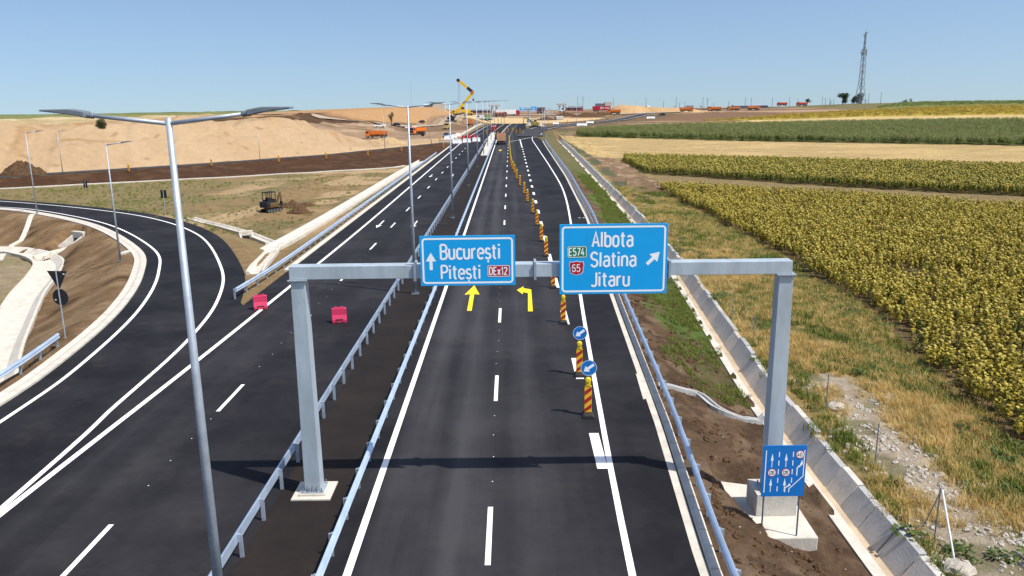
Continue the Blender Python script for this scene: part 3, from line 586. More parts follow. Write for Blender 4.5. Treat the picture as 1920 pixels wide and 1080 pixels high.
# ------------------------------------------------------------------ lettering (stroked glyphs)
def arc(cx, cy, rx, ry, a0, a1, n=9): return [(cx+rx*cos(radians(a0+(a1-a0)*i/(n-1))), cy+ry*sin(radians(a0+(a1-a0)*i/(n-1)))) for i in range(n)]
G = {
 'B': (.56, [[(0, 0), (0, 1)], [(0, 1)]+arc(.22, .765, .22, .235, 90, -90)+[(0, .53)], [(0, .53)]+arc(.23, .265, .23, .265, 90, -90)+[(0, 0)]]),
 'P': (.54, [[(0, 0), (0, 1)], [(0, 1)]+arc(.22, .74, .23, .26, 90, -90)+[(0, .48)]]),
 'D': (.58, [[(0, 0), (0, 1)], [(0, 1), (.15, 1)]+arc(.17, .65, .28, .35, 80, 0, 5)+arc(.17, .35, .28, .35, 0, -80, 5)+[(.15, 0), (0, 0)]]),
 'E': (.5, [[(.38, 1), (0, 1), (0, 0), (.38, 0)], [(0, .52), (.33, .52)]]),
 'A': (.58, [[(0, 0), (.24, 1), (.48, 0)], [(.09, .3), (.39, .3)]]),
 'S': (.56, [arc(.22, .75, .22, .25, 20, 270, 11)+arc(.22, .25, .23, .25, 90, -160, 11)]),
 'J': (.46, [[(.34, 1), (.34, .25)]+arc(.16, .22, .18, .22, 0, -150, 8)]),
 'G': (.58, [arc(.24, .7, .24, .3, 20, 180, 8)+arc(.24, .3, .24, .3, 180, 340, 8)+[(.47, .48), (.26, .48)]]), 'N': (.6, [[(0, 0), (0, 1), (.44, 0), (.44, 1)]]),
 'u': (.52, [[(0, .72), (0, .24)]+arc(.19, .2, .19, .2, 180, 320, 7)+[(.38, .25)], [(.38, .72), (.38, 0)]]),
 'n': (.52, [[(.0, 0), (0, .72)], [(0, .47)]+arc(.19, .52, .19, .2, 140, 0, 7)+[(.38, 0)]]),
 'c': (.45, [arc(.2, .5, .2, .22, 30, 180, 7)+arc(.2, .22, .2, .22, 180, 330, 7)]),
 'o': (.52, [arc(.2, .5, .2, .22, 0, 180, 8)+arc(.2, .22, .2, .22, 180, 360, 8)+[(.4, .5)]]),
 'e': (.5, [[(.02, .38), (.39, .38)]+arc(.2, .5, .2, .22, 0, 180, 8)+arc(.2, .22, .2, .22, 180, 325, 8)]),
 'r': (.38, [[(0, 0), (0, .72)], [(0, .48)]+arc(.2, .5, .18, .2, 160, 70, 5)]),
 's': (.44, [arc(.17, .54, .17, .18, 25, 270, 9)+arc(.17, .18, .18, .18, 90, -160, 9)]),
 't': (.38, [[(.1, .95), (.1, .2)]+arc(.24, .17, .14, .17, 180, 275, 5), [(-.04, .72), (.27, .72)]]),
 'i': (.2, [[(.03, 0), (.03, .72)], [(.03, .88), (.03, 1.02)]]),
 'l': (.2, [[(.03, 0), (.03, 1)]]),
 'b': (.52, [[(0, 0), (0, 1)], [(0, .5)]+arc(.2, .5, .2, .22, 150, 0, 8)+arc(.2, .22, .2, .22, 0, -150, 8)]),
 'a': (.5, [arc(.2, .54, .18, .18, 155, 0, 7)+[(.38, 0)], [(.38, .42)]+arc(.19, .21, .19, .21, 90, 270, 9)+[(.38, .08)]]),
 'x': (.48, [[(0, 0), (.36, .72)], [(0, .72), (.36, 0)]]),
 '1': (.34, [[(0, .78), (.17, 1), (.17, 0)]]), '2': (.52, [arc(.2, .75, .2, .25, 165, -20, 9)+[(0, 0), (.42, 0)]]),
 '5': (.52, [[(.38, 1), (.04, 1), (.02, .56)]+arc(.19, .31, .21, .31, 110, -155, 10)]),
 '7': (.48, [[(0, 1), (.38, 1), (.12, 0)]]), '4': (.54, [[(.28, 1), (0, .28), (.42, .28)], [(.32, .55), (.32, 0)]]),
 '6': (.54, [arc(.22, .7, .2, .3, 40, 180, 7)+arc(.21, .3, .2, .3, 180, 540, 14)]),
 '0': (.52, [arc(.2, .7, .2, .3, 0, 180, 8)+arc(.2, .3, .2, .3, 180, 360, 8)+[(.4, .7)]]),
 ' ': (.4, [])}
def strokes(mb, pl, wd, ox, oy, k, y0, flip=1):
    P = [Vector((p[0], p[1])) for p in pl]; Q = [P[0]]
    for p in P[1:]:
        if (p-Q[-1]).length > 1e-3: Q.append(p)
    n = len(Q); L, R = [], []
    for i in range(n):
        a = (Q[i]-Q[i-1]).normalized() if i else None; c = (Q[i+1]-Q[i]).normalized() if i < n-1 else None
        if a is None: tt, mi = c, 1
        elif c is None: tt, mi = a, 1
        else:
            tt = (a+c); tt = tt.normalized() if tt.length > .2 else a; mi = min(1.6, 1/max(.4, abs(tt.dot(a))))
        nn = Vector((-tt.y, tt.x))*wd/2*mi
        ex = (-tt*wd*.0 if i == 0 else (tt*wd*.0 if i == n-1 else Vector((0, 0))))
        L.append(Q[i]+nn+ex); R.append(Q[i]-nn+ex)
    yv = y0-.0012*k
    pts = [(ox+p.x, yv, oy+p.y) for p in L]+[(ox+p.x, yv, oy+p.y) for p in R]
    mb.add(pts, [(i, i+1, n+i+1, n+i) for i in range(n-1)])
def text(s, x, z, h, y0, wd=.15, sq=1., mb=None):
    mb = mb or MB(); cx = x; k = 0
    for c in s:
        comma = c == 'ș'; adv, st = G['s' if comma else c]
        for pl in st:
            k += 1; strokes(mb, [(p[0]*h*sq, p[1]*h) for p in pl], wd*h, cx, z, k % 3, y0)
        if comma: strokes(mb, [(.20*h*sq, -.12*h), (.15*h*sq, -.27*h)], .12*h, cx, z, 2, y0)
        cx += (adv+.075)*h*sq
    return mb, cx-x
def rrect(x0, x1, z0, z1, r, n=5):
    P = []
    for cx, cz, a in ((x1-r, z1-r, 0), (x0+r, z1-r, 90), (x0+r, z0+r, 180), (x1-r, z0+r, 270)): P += arc(cx, cz, r, r, a, a+90, n)
    return P
def ring(x0, x1, z0, z1, r, wd, y):
    a, c = rrect(x0, x1, z0, z1, r), rrect(x0+wd, x1-wd, z0+wd, z1-wd, max(.01, r-wd)); n = len(a)
    return MB().add([(p[0], y, p[1]) for p in a+c], [(i, (i+1) % n, n+(i+1) % n, n+i) for i in range(n)])
def flat(P, y): return MB().add([(p[0], y, p[1]) for p in P], [tuple(range(len(P)))])
def disc(cx, cz, r, y, n=28): return flat(arc(cx, cz, r, r, 0, 360-360/n, n), y)
def ufit(s, h, width, **k): _, wv = text(s, 0, 0, h, 0); return width/wv

# ------------------------------------------------------------------ gantry
GY = 23.8; pl_, pr_ = atY(561, 700, GY).x, atY(1464, 700, GY).x
gl0 = gz(582, 922); GXL = -6.5; GXR = 8.27; GZ = 7.5
gan = thing('sign_gantry', (GXL, GY, 0), 0, 'grey steel portal gantry spanning the right carriageway', 'gantry')
def gpart(name, m, mt=gantm, bevel=.012): o = m.build(name, mt, gan, bevel=bevel); o.location.x = -GXL; o.location.y = -GY; return o
zr = h1(GXR, GY)
gpart('crossbeam', MB().b2(GXL-.24, GXR+.17, GY-.22, GY+.22, GZ-.40, GZ))
for u_ in (779, 1003, 1253):
    xx = atY(u_, 490, GY).x; gpart('splice_flange', MB().b2(xx-.035, xx+.035, GY-.30, GY+.30, GZ-.47, GZ+.06), galv, 0)
for xx, zb in ((GXL, .16), (GXR, -.04)):
    m = MB(); a = .215; b_ = .255
    m.add([(xx+s_*w_, GY+t_*w_, z_) for z_, w_ in ((zb, b_), (GZ-.44, a)) for s_, t_ in ((-1, -1), (1, -1), (1, 1), (-1, 1))], [(0, 1, 2, 3), (7, 6, 5, 4), (0, 4, 5, 1), (1, 5, 6, 2), (2, 6, 7, 3), (3, 7, 4, 0)])
    gpart('post', m)
    gpart('base_plate', MB().b2(xx-.36, xx+.36, GY-.36, GY+.36, zb-.04, zb), galv, 0)
    bb = MB(); bt = MB()
    for i in range(-3, 4):
        for sy in (-1, 1): bt.cyl((xx+i*.08, GY+sy*.26, GZ-.48), (xx+i*.08, GY+sy*.26, GZ-.42), .016, n=6)
    bt.b2(xx-.29, xx+.29, GY-.29, GY+.29, GZ-.438, GZ-.405); gpart('flange', bt, galv, 0)
    for i in (-1, -.33, .33, 1):
        for sy in (-1, 1): bb.cyl((xx+i*.3, GY+sy*.31, zb), (xx+i*.3, GY+sy*.31, zb+.12), .022, n=6)
    for i in (-.16, 0, .16):
        for sy in (-1, 1): bb.prism([(GY+sy*.25, zb), (GY+sy*.34, zb), (GY+sy*.25, zb+.2)], xx+i-.01, xx+i+.01)
    gpart('anchor_bolts', bb, galvd, 0)
o = MB().b2(GXL-.62, GXL+.62, GY-.62, GY+.62, -.3, .05); o.b2(GXL-.42, GXL+.42, GY-.42, GY+.42, .05, .12)
tag(o.build('concrete_plinth', concw), 'square pale concrete plinth under the left gantry post in median', 'plinth')
F = thing('concrete_footing', (GXR, GY, 0), 0, 'stepped concrete foundation block under right gantry post in brown soil', 'foundation')
MB().b2(7.74-GXR, 9.05-GXR, 23.4-GY, 24.5-GY, -.86, -.08).build('pedestal', conc, F, bevel=.02)
m = MB().prism([(a-GXR, b_-GY) for a, b_ in ((7.72, 22.1), (9.28, 22.1), (9.36, 25.2), (7.2, 25.9), (6.85, 25.3), (7.0, 24.2), (7.45, 23.6), (7.4, 23.1))], -1.55, -.85, 'z'); m.build('base_slab', concw, F, bevel=.04)
# signs: panel set in front of the beam
SY = GY-.34
def road_sign(u0, v0, u1, v1, label, name='direction_sign'):
    a, c = atY(u0, v0, SY), atY(u1, v1, SY); x0, x1, z1, z0 = a.x, c.x, a.z, c.z
    t_ = thing(name, ((x0+x1)/2, SY, z0), 0, label, 'road sign', 'blue overhead direction signs'); wv, hv = x1-x0, z1-z0
    MB().b2(-wv/2, wv/2, -.0, .05, 0, hv).build('panel', signblue, t_)
    m = MB()
    for i in (-.3, .3): m.b2(i*wv-.03, i*wv+.03, .05, .125, .1, hv-.1)
    m.build('bracket', galv, t_)
    ring(-wv/2+.06, wv/2-.06, .06, hv-.06, .11, .055, -.003).build('border', signwhite, t_)
    return t_, wv, hv, x0, z1, u0, v0, u1, v1
def SP(sg, u, v): return ((u-(sg[5]+sg[7])/2)/(sg[7]-sg[5])*sg[1], (sg[8]-v)/(sg[8]-sg[6])*sg[2])
def words(sg, s, u0, u1, vb, vc, name='lettering', mt=signwhite, wd=.142, y=-.004, par=None):
    x, z = SP(sg, u0, vb); x1, zc = SP(sg, u1, vc); hh = zc-z; sq = ufit(s, hh, x1-x)
    m, _ = text(s, x, z, hh, y, wd, sq); m.build(name, mt, par or sg[0])
s1 = road_sign(786, 443, 966.5, 534, 'blue sign with up arrow reading București and Pitești')
words(s1, 'București', 825.5, 942, 485, 459); words(s1, 'Pitești', 826, 904, 521.5, 497)
def arrow_up(sg, u, vb, vt, wu, rot=0, name='arrow'):
    x, z = SP(sg, u, vb); _, zt = SP(sg, u, vt); wd = wu/(sg[7]-sg[5])*sg[1]; hh = zt-z
    P = [(-.15*wd, 0), (.15*wd, 0), (.15*wd, hh*.5), (.5*wd, hh*.5), (0, hh), (-.5*wd, hh*.5), (-.15*wd, hh*.5)]
    if rot:
        cx, cz = 0, hh/2; P = [(cx+(p[0]-cx)*cos(rot)+(p[1]-cz)*sin(rot), cz-(p[0]-cx)*sin(rot)+(p[1]-cz)*cos(rot)) for p in P]
    flat([(x+p[0], z+p[1]) for p in P], -.003).build(name, signwhite, sg[0])
arrow_up(s1, 806.5, 505, 473, 19.5)
def plate(sg, u0, v0, u1, v1, mt, s, y=-.004, wd=.15):
    x0, z0 = SP(sg, u0, v1); x1, z1 = SP(sg, u1, v0)
    p = flat(rrect(x0, x1, z0, z1, .04), y).build('number_plate', mt, sg[0]); ring(x0+.012, x1-.012, z0+.012, z1-.012, .035, .018, y-.002).build('plate_border', signwhite, p)
    hh = (z1-z0)*.60; sq = ufit(s, hh, (x1-x0)*.82); m, _ = text(s, x0+(x1-x0)*.1, z0+(z1-z0)*.2, hh, y-.003, wd, sq); m.build('plate_lettering', signwhite, p)
plate(s1, 913, 497, 956.5, 519, signred, 'DEx12')
s2 = road_sign(1049.5, 421, 1249, 549.5, 'larger blue sign with diagonal arrow reading Albota, Slatina and Jitaru')
words(s2, 'Albota', 1110, 1188.5, 462, 435.5); words(s2, 'Slatina', 1108, 1195, 498.5, 472.5); words(s2, 'Jitaru', 1109, 1184, 535, 509.5)
arrow_up(s2, 1223, 500, 468, 21, radians(45))
plate(s2, 1063.5, 460.5, 1100, 482, signgreen, 'E574')
def SPl(L): return [SP(s2, *p) for p in L]
sh = [(1069, 489.5), (1074, 490.5), (1081, 488.5), (1088, 490.5), (1093, 489.5), (1094, 496), (1092.5, 501), (1093, 507), (1089, 511), (1081, 513), (1073, 511), (1069, 507), (1069.5, 501), (1068, 496)]
p = flat(SPl([(1081+(a-1081)*1.07, 501+(b_-501)*1.08) for a, b_ in sh]), -.004).build('number_shield', signwhite, s2[0]); flat(SPl(sh), -.006).build('shield_face', signred, p)
x, z = SP(s2, 1073, 507.5); _, z1 = SP(s2, 1074.5, 494.5); m, _ = text('65', x, z, z1-z, -.008, .12, ufit('65', z1-z, SP(s2, 1090, 500)[0]-x)); m.build('shield_lettering', signwhite, p)

# lane layout sign
lb = (at(1433, 985)+at(1490, 985))/2; LY = 22.15
A0, A1 = atY(1431, 836, LY), atY(1510, 930, LY); A0.x = (atY(1433, 836, LY).x+atY(1427, 930, LY).x)/2; A1.x = (atY(1513.5, 836, LY).x+atY(1507, 930, LY).x)/2
wv, hv = A1.x-A0.x, A0.z-A1.z; lx = (A0.x+A1.x)/2
ls = thing('lane_sign', (lx, LY, A1.z), 0, 'blue lane layout sign with arrows and speed limits 120, 120 and 40', 'road sign')
MB().b2(-wv/2, wv/2, 0, .035, 0, hv).build('panel', signblue2, ls)
for sx_ in (-1, 1):
    xx = sx_*wv*.42; MB().cyl((xx, .06, h1(lx+xx, LY)-A1.z-.2), (xx, .06, hv-.1), .028, n=8).build('leg', galvd, ls)
PQ = lambda a, b_: (-wv/2+wv*a, hv*b_)          # panel fractions
mm = MB()
def bar(a0, b0, a1, b1, t=.016, k=0): strokes(mm, [PQ(a0, b0), PQ(a1, b1)], t*1.7, 0, 0, k, -.003)
bar(.06, .08, .06, .91); bar(.95, .43, .95, .91); strokes(mm, [PQ(.64, .08), PQ(.64, .15), PQ(.95, .40), PQ(.95, .46)], .028, 0, 0, 2, -.003)
for i, (a, bs_) in enumerate(((.365, (.10, .27, .44, .61, .78)), (.69, (.27, .44, .61, .78)))):
    for b0 in bs_: bar(a, b0, a, b0+.1, .017)
def lane_arrow(a, b0, b1):
    bar(a, b0, a, b1-.1, .013); mm.add([(*PQ(a-.035, b1-.14)[:1], -.0032, PQ(a, b1-.14)[1]), (PQ(a+.035, 0)[0], -.0032, PQ(a, b1-.14)[1]), (PQ(a, 0)[0], -.0032, PQ(a, b1)[1])], [(0, 1, 2)])
for a, b0, b1 in ((.205, .09, .36), (.205, .58, .85), (.53, .09, .36), (.53, .58, .85)): lane_arrow(a, b0, b1)
def turn(a, b0, s=1):
    strokes(mm, [PQ(a, b0), PQ(a, b0+.16*s), PQ(a+.05, b0+.21*s)], .035, 0, 0, 1, -.004)
    mm.add([(PQ(a+.03, 0)[0], -.0062, PQ(0, b0+.16*s)[1]), (PQ(a+.13, 0)[0], -.0062, PQ(0, b0+.24*s)[1]), (PQ(a+.10, 0)[0], -.0062, PQ(0, b0+.33*s)[1])], [(0, 1, 2)])
turn(.80, .41, .95); turn(.545, .085, .55)
mm.build('lane_symbols', signwhite, ls)
for a, b0, s in ((.215, .475, '120'), (.54, .475, '120'), (.845, .825, '40')):
    cx, cz = PQ(a, b0); r = wv*.105
    d = disc(cx, cz, r, -.007).build('speed_roundel', signred, ls); disc(cx, cz, r*.83, -.009).build('roundel_face', signwhite, d)
    m, w_ = text(s, 0, 0, r*.85, -.011, .15); m2_, _ = text(s, cx-r*.6, cz-r*.42, r*.85, -.011, .15, r*1.2/w_); m2_.build('speed_lettering', dark, d)

# ------------------------------------------------------------------ lamps
def lamp(loc, h, arms, label, group, al=1.5, r=.12, flangem=True):
    t_ = thing('street_lamp', loc, 0, label, 'street lamp', group)
    m = MB(); m.cyl((0, 0, 0), (0, 0, h+.06), r, r*.47, 12); m.build('pole', galv, t_, True)
    m = MB(); m.b2(-r*1.9, r*1.9, -r*1.9, r*1.9, 0, .04)
    for i in (-1, 1):
        for j in (-1, 1): m.cyl((i*r*1.5, j*r*1.5, .04), (i*r*1.5, j*r*1.5, .14), .018, n=6)
    m.build('base_flange', galvd, t_)
    for s in arms:
        m = MB(); m.cyl((0, 0, h-.05), (s*al, 0, h+.12), .042, .036, 8); m.build('arm', galv, t_, True)
        e = h+.12; hd = MB()
        hd.cyl((s*(al-.12), 0, e-.012), (s*(al+.06), 0, e+.01), .06, .06, 8)
        hd.prism([(s*al, e-.04), (s*al, e+.07), (s*(al+.3), e+.12), (s*(al+.82), e+.115), (s*(al+.84), e+.085), (s*(al+.3), e+.02)], -.13, .13, 'y')
        hd.build('lamp_head', galvd, t_, bevel=.02); 
    return t_
med = [15.3, 51.1, 85.9, 119.6, 154, 189, 224, 259, 295, 330, 365, 400]
l0 = lamp((-6.4, med[0], 0), 12.0, (-1, 1), 'nearest tall double-armed lamp post in the median, filling the left foreground', 'double-armed lamps along the median')
for i, y in enumerate(med[1:]):
    dup(l0, (-6.4+float(BEND(y)), y, 0), 0, f'{ORD[i+1]} double-armed lamp post in the median counted from the camera')
lr = [(at(70, 402), 9.4, 'far grey single-arm lamp on slip road kerb in front of sand'), (at(226, 490), 9.4, 'nearer grey single-arm lamp on slip road kerb beside bare soil'), (at(118, 326), 7.4, 'leftmost single-arm lamp on bank road below the sand'),
      (at(488, 303), 6.6, 'single-arm lamp on bank road in front of middle of sand'), (at(722, 283), 8.5, 'single-arm lamp on bank road near right end of sand'), (at(806, 262), 8.5, 'single-arm lamp beside truck yard and pale edge strip'),
      (at(1012, 247), 8, 'leftmost thin lamp at start of exit ramp'), (at(1017, 254), 9.4, 'tallest thin lamp in the cluster at exit ramp bend'), (at(1021, 265), 9.4, 'nearest thin lamp on verge right of exit lane'), (at(1028, 240), 8.5, 'thin lamp just beyond the exit ramp bend'),
      (at(1081, 233.5), 10, 'thin lamp on exit ramp below red pickup'), (at(1188, 223), 9.5, 'pale lamp on exit ramp in front of orange tipper and earth slope'), (at(1320, 213), 9, 'pale far lamp between two distant orange tippers'), (at(1456, 206), 5.5, 'faint far lamp beside distant red truck'), (at(1566, 200), 5, 'faint far lamp left of dark green tree')]
l1 = None
for p, hh, lab in lr:
    if l1 is None: l1 = lamp(p, 9.4, (1,), lab, 'single-armed lamps', 1.3, .09)
    else: dup(l1, p, 0, lab, hh/9.4)

# ------------------------------------------------------------------ delineators
def delineator(loc, label, discy=False):
    t_ = thing('delineator', loc, 0, label, 'delineator', 'striped delineators closing the lanes')
    MB().prism([(-.21, 0), (.21, 0), (.21, .05), (.14, .12), (-.14, .12), (-.21, .05)], -.36, .16, 'y').build('foot', black, t_, bevel=.01)
    m = MB(); m.b2(-.13, .13, -.035, .035, .13, 1.12); m.build('panel', yelstripe, t_, bevel=.012)
    st = MB()
    for k in range(3):      # diagonal red bands, clipped to the panel
        zc = .30+k*.33; P = [(-.125, zc-.20), (.125, zc+.0), (.125, zc+.165), (-.125, zc-.035)]
        P = [(a, min(max(b_, .14), 1.11)) for a, b_ in P]
        for yv, sg in ((-.0385, 1), (.0385, -1)): st.add([(a, yv, b_) for a, b_ in P], [(0, 1, 2, 3)])
    st.build('stripes', redstripe, t_)
    ho = MB().b2(-.09, .09, -.05, .05, 1.12, 1.25).build('lamp_housing', yelplast, t_, bevel=.01)
    m = MB(); m.cyl((0, -.055, 1.34), (0, .055, 1.34), .105, n=18); m.cyl((0, -.085, 1.34), (0, -.055, 1.34), .07, .1, n=18); m.cyl((0, .055, 1.34), (0, .085, 1.34), .1, .07, n=18); m.build('warning_lamp', yelplast, t_)
    if discy:
        MB().cyl((0, .05, 1.1), (0, .05, 1.95), .025, n=8).build('disc_pole', galvd, t_)
        d = MB().cyl((.02, .0, 1.78), (.02, .02, 1.78), .29, n=32).build('direction_disc', signblue2, t_)
        P = [(-.05, -.22), (.05, -.22), (.05, .04), (.13, .04), (0, .22), (-.13, .04), (-.05, .04)]; a = radians(-125)
        flat([(.02+p[0]*cos(a)+p[1]*sin(a), 1.78-p[0]*sin(a)+p[1]*cos(a)) for p in P], -.003).build('disc_arrow', signwhite, d)
        ring(.02-.285, .02+.285, 1.78-.285, 1.78+.285, .285, .012, -.003).build('disc_rim', signwhite, d)
    return t_
row = [gz(*p) for p in ((1102, 779), (1086, 703), (1056, 605), (1037, 539), (1024, 480), (1015, 452), (1007, 423), (999, 400), (989, 379), (983, 364), (975, 349), (969, 336), (965, 325))]
d1 = delineator(row[0], 'nearest striped delineator with yellow lamp and blue arrow disc', True); d1.scale = (1.12,)*3
dup(d1, row[1], 0, 'second striped delineator with yellow lamp and blue arrow disc, behind the nearest', 1.12)
dd = delineator(row[2], 'third striped delineator from the near end, first without blue disc, below the larger sign'); dd.scale = (1.12,)*3
for i, p in enumerate(row[3:]): dup(dd, p, 0, f'{ORD[i+3]} striped delineator from the near end of the lane closure row', 1.12)
for i in range(17):
    y = 146+i*6.7; x = float(np.interp(y, [140, 151, 171, 209, 262], [.55, .1, -.15, -.35, -.6]))
    dup(dd, (x, y, 0), random.uniform(-.15, .15), f'{ORD[i+13]} striped delineator from the near end of the lane closure row', 1.12)
posts = [((946, 253), 'beside the beige tipper at the far junction'), ((953, 248), 'behind the beige tipper left of the row end'), ((961, 247), 'just past the end of the lane closure row'), ((968, 251), 'left of the white line at far junction mouth'),
         ((975, 249), 'at the far junction right of the white line'), ((981, 252), 'rightmost at the exit lane mouth'), ((927, 250), 'beside the far median red barrier'), ((933, 256), 'on the pale far median end'), ((912, 252), 'on the left side of pale far median'),
         ((832, 278), 'at the end of the left guardrail'), ((809, 271), 'on crossing road right of the tall lamp pole'), ((825, 265), 'left of the white barriers and dark blue car'), ((753, 285), 'on bank road left of the tall lamp pole'), ((690, 293), 'on bank road below the orange tipper'),
         ((612, 299), 'on bank road at the low end of sand'), ((523, 305), 'on bank road in front of sand middle'), ((397, 313), 'on bank road behind the near lamp pole'), ((242, 323), 'on bank road at left of sand gully'), ((1042, 232), 'on exit ramp left of far lamp'), ((1064, 230), 'on exit ramp behind far lamp cluster'), ((1110, 226), 'on exit ramp below red lorry'), ((1032, 238), 'at exit ramp bend')]
for (u, v), lab in posts:
    dup(dd, at(u, v), 0, 'small striped delineator '+lab, 1.12)

# ------------------------------------------------------------------ barriers
def barrier(loc, rz, mt, label, L=.95, hh=.92, wd=.45, group='plastic and concrete road barriers'):
    t_ = thing('road_barrier', loc, rz, label, 'barrier', group)
    m = MB(); P = [(-wd/2, 0), (wd/2, 0), (wd/2, hh*.22), (wd*.28, hh*.55), (wd*.24, hh), (-wd*.24, hh), (-wd*.28, hh*.55), (-wd/2, hh*.22)]
    m.add([(-L/2, *p) for p in P]+[(-L*.42, p[0]*.98, p[1]) for p in P]+[(L*.42, p[0]*.98, p[1]) for p in P]+[(L/2, *p) for p in P], [tuple(range(7, -1, -1)), tuple(range(24, 32))]+[(k*8+i, k*8+(i+1) % 8, k*8+8+(i+1) % 8, k*8+8+i) for k in range(3) for i in range(8)])
    m.build('barrier_body', mt, t_, bevel=.03)
    m = MB(); m.b2(-L*.3, -L*.12, -wd*.2, wd*.2, hh, hh+.05); m.b2(L*.12, L*.3, -wd*.2, wd*.2, hh, hh+.05); m.cyl((0, 0, hh), (0, 0, hh+.03), .07, n=10); m.build('filler_lugs', mt, t_)
    m = MB(); m.b2(-L*.25, L*.25, -wd*.5-.004, -wd*.4, hh*.28, hh*.2); m.b2(-L*.28, -L*.14, -wd/2-.01, wd/2+.01, 0, .09); m.b2(L*.14, L*.28, -wd/2-.01, wd/2+.01, 0, .09); m.build('foot_slots', black if mt is not concw else concg, t_)
    return t_
barrier(gz(489, 579), radians(18), pink, 'faded red plastic barrier standing on the left edge line', .82, .85, .5)
barrier(gz(637, 604), radians(10), pink, 'faded red plastic barrier on the left carriageway near the median rail', .82, .85, .5)
bw = None
for i, (u, v, L, lab) in enumerate([(857, 270, 2.7, 'white barrier block leftmost of front row across left carriageway'), (875, 268, 2.4, 'white barrier block middle of front row across left carriageway'), (893, 266, 2.4, 'white barrier block rightmost of front row beside median rail'),
        (838, 263, 1.6, 'white barrier block beside the dark blue car'), (845, 262, 1.6, 'white barrier block second from the dark blue car'), (852, 260, 1.6, 'white barrier block third from the dark blue car'), (859, 258, 1.6, 'white barrier block farthest from the dark blue car')]):
    p = at(u, v); barrier(p, radians(12), whitep, lab, L, 1.3, .7)
for u, v, lab in ((869, 262, 'red barrier leftmost of three behind the white front row'), (880, 260, 'red barrier in middle of three behind the white front row'), (889, 260, 'red barrier rightmost of three behind the white front row')):
    barrier(at(u, v), radians(60), red, lab, 1.3, 1.3, .7)
for u, v, L, lab in ((1091, 236, 5, 'large white concrete block on the exit ramp shoulder'), (1106, 231.5, 4, 'small white block on exit ramp under red lorry'), (1220, 222.5, 5, 'white flat block on exit ramp beside dark car'), (1042, 233, 3, 'white block foot at ramp delineator')):
    barrier(at(u, v), 0, whitep, lab, L, 1.2, 1.5)
# far median pale slab end
tag(MB().prism([(-7.0, 186), (-5.45, 186), (-5.3, 250), (-6.0, 320), (-7.9, 320), (-7.3, 240)], .006, .05, 'z').build('median_slab', conc), 'pale concrete median paving between the rails at the far junction', 'paving')

# ------------------------------------------------------------------ vehicles (forward = +Y)
def wheel(par, x, y, r=.52, wd=.34):
    t_ = MB().cyl((x-wd/2, y, r), (x+wd/2, y, r), r, n=16).build('wheel', black, par)
    s = 1 if x > 0 else -1; MB().cyl((x+s*(wd/2-.02), y, r), (x+s*(wd/2+.015), y, r), r*.5, n=10).build('rim', galvd, t_)
def tipper(loc, rz, cabm, bodym, label, group='dump trucks on the construction site'):
    t_ = thing('dump_truck', loc, rz, label, 'dump truck', group)
    MB().b2(-.45, .45, -4.1, 4.1, .7, 1.0).build('chassis', chass, t_)
    cb = MB(); cb.prism([(2.45, .75), (4.2, .75), (4.25, 1.8), (4.0, 2.95), (2.5, 3.0)], -1.22, 1.22); c = cb.build('cab', cabm, t_, bevel=.06)
    MB().add([(-1.1, 4.262, 1.82), (1.1, 4.262, 1.82), (1.05, 4.055, 2.78), (-1.05, 4.055, 2.78)], [(0, 1, 2, 3)]).build('windscreen', glass, c)
    for s in (-1, 1): MB().b2(s*1.225-.005, s*1.225+.005, 2.95, 3.95, 1.85, 2.65).build('side_window', glass, c)
    MB().b2(-1.22, 1.22, 4.18, 4.32, .45, .85).build('bumper', cabm if cabm is orange else galvd, t_)
    MB().b2(-.95, .95, 4.262, 4.275, 1.05, 1.55).build('grille', dark, t_)
    for s in (-1, 1): MB().b2(s*.95-.18, s*.95+.18, 4.3, 4.34, .58, .76).build('headlight', signwhite, t_)
    bd = MB(); y0, y1 = -4.25, 2.25
    P = [(-.85, 1.1), (.85, 1.1), (1.22, 1.5), (1.25, 2.75), (1.15, 2.75), (1.1, 1.55), (.75, 1.25), (-.75, 1.25), (-1.1, 1.55), (-1.15, 2.75), (-1.25, 2.75), (-1.22, 1.5)]
    bd.prism(P, y0, y1, 'y'); bd.b2(-1.24, 1.24, y1, y1+.08, 1.1, 3.05); bd.b2(-1.2, 1.2, y1, y1+.5, 3.0, 3.06)
    for k in range(7):
        for s in (-1, 1): bd.b2(s*1.25-.04, s*1.25+.04, y0+.5+k*.95, y0+.62+k*.95, 1.5, 2.7)
    b_ = bd.build('tipper_body', bodym, t_)
    MB().b2(-1.2, 1.2, y0-.09, y0-.005, 1.12, 2.75).build('tailgate', bodym, b_)
    MB().b2(-.7, .7, -4.3, -4.15, .55, .75).build('rear_bumper', chass, t_)
    for s in (-1, 1):
        for y in (3.3, 1.55, -1.9, -3.25): wheel(t_, s*1.03, y)
        MB().b2(s*1.0-.2, s*1.0+.2, -.9, .6, .55, 1.05).build('side_tank', chass, t_)
    return t_
to = tipper(at(706, 259), radians(96), orange, orange, 'bright orange tipper truck facing left beside the sand heap'); to.scale = (.86,)*3
dup(to, at(783, 252.5), radians(150), 'orange tipper truck facing the camera on the dirt yard', .95)
tb = tipper(at(882, 236), radians(0), orangeb, orangeb, 'dusty orange tipper seen from behind on the far left carriageway')
tipper(gz(940, 270), 0, beige, beige, 'dusty beige tipper seen from behind on the right carriageway')
tipper(at(938, 219), radians(-80), rust, rust, 'rusty red tipper standing in front of the concrete pier')
dup(to, at(1151, 215)+Vector((0, 0, .5)), radians(92), 'orange tipper truck below the red lorry on bare earth')
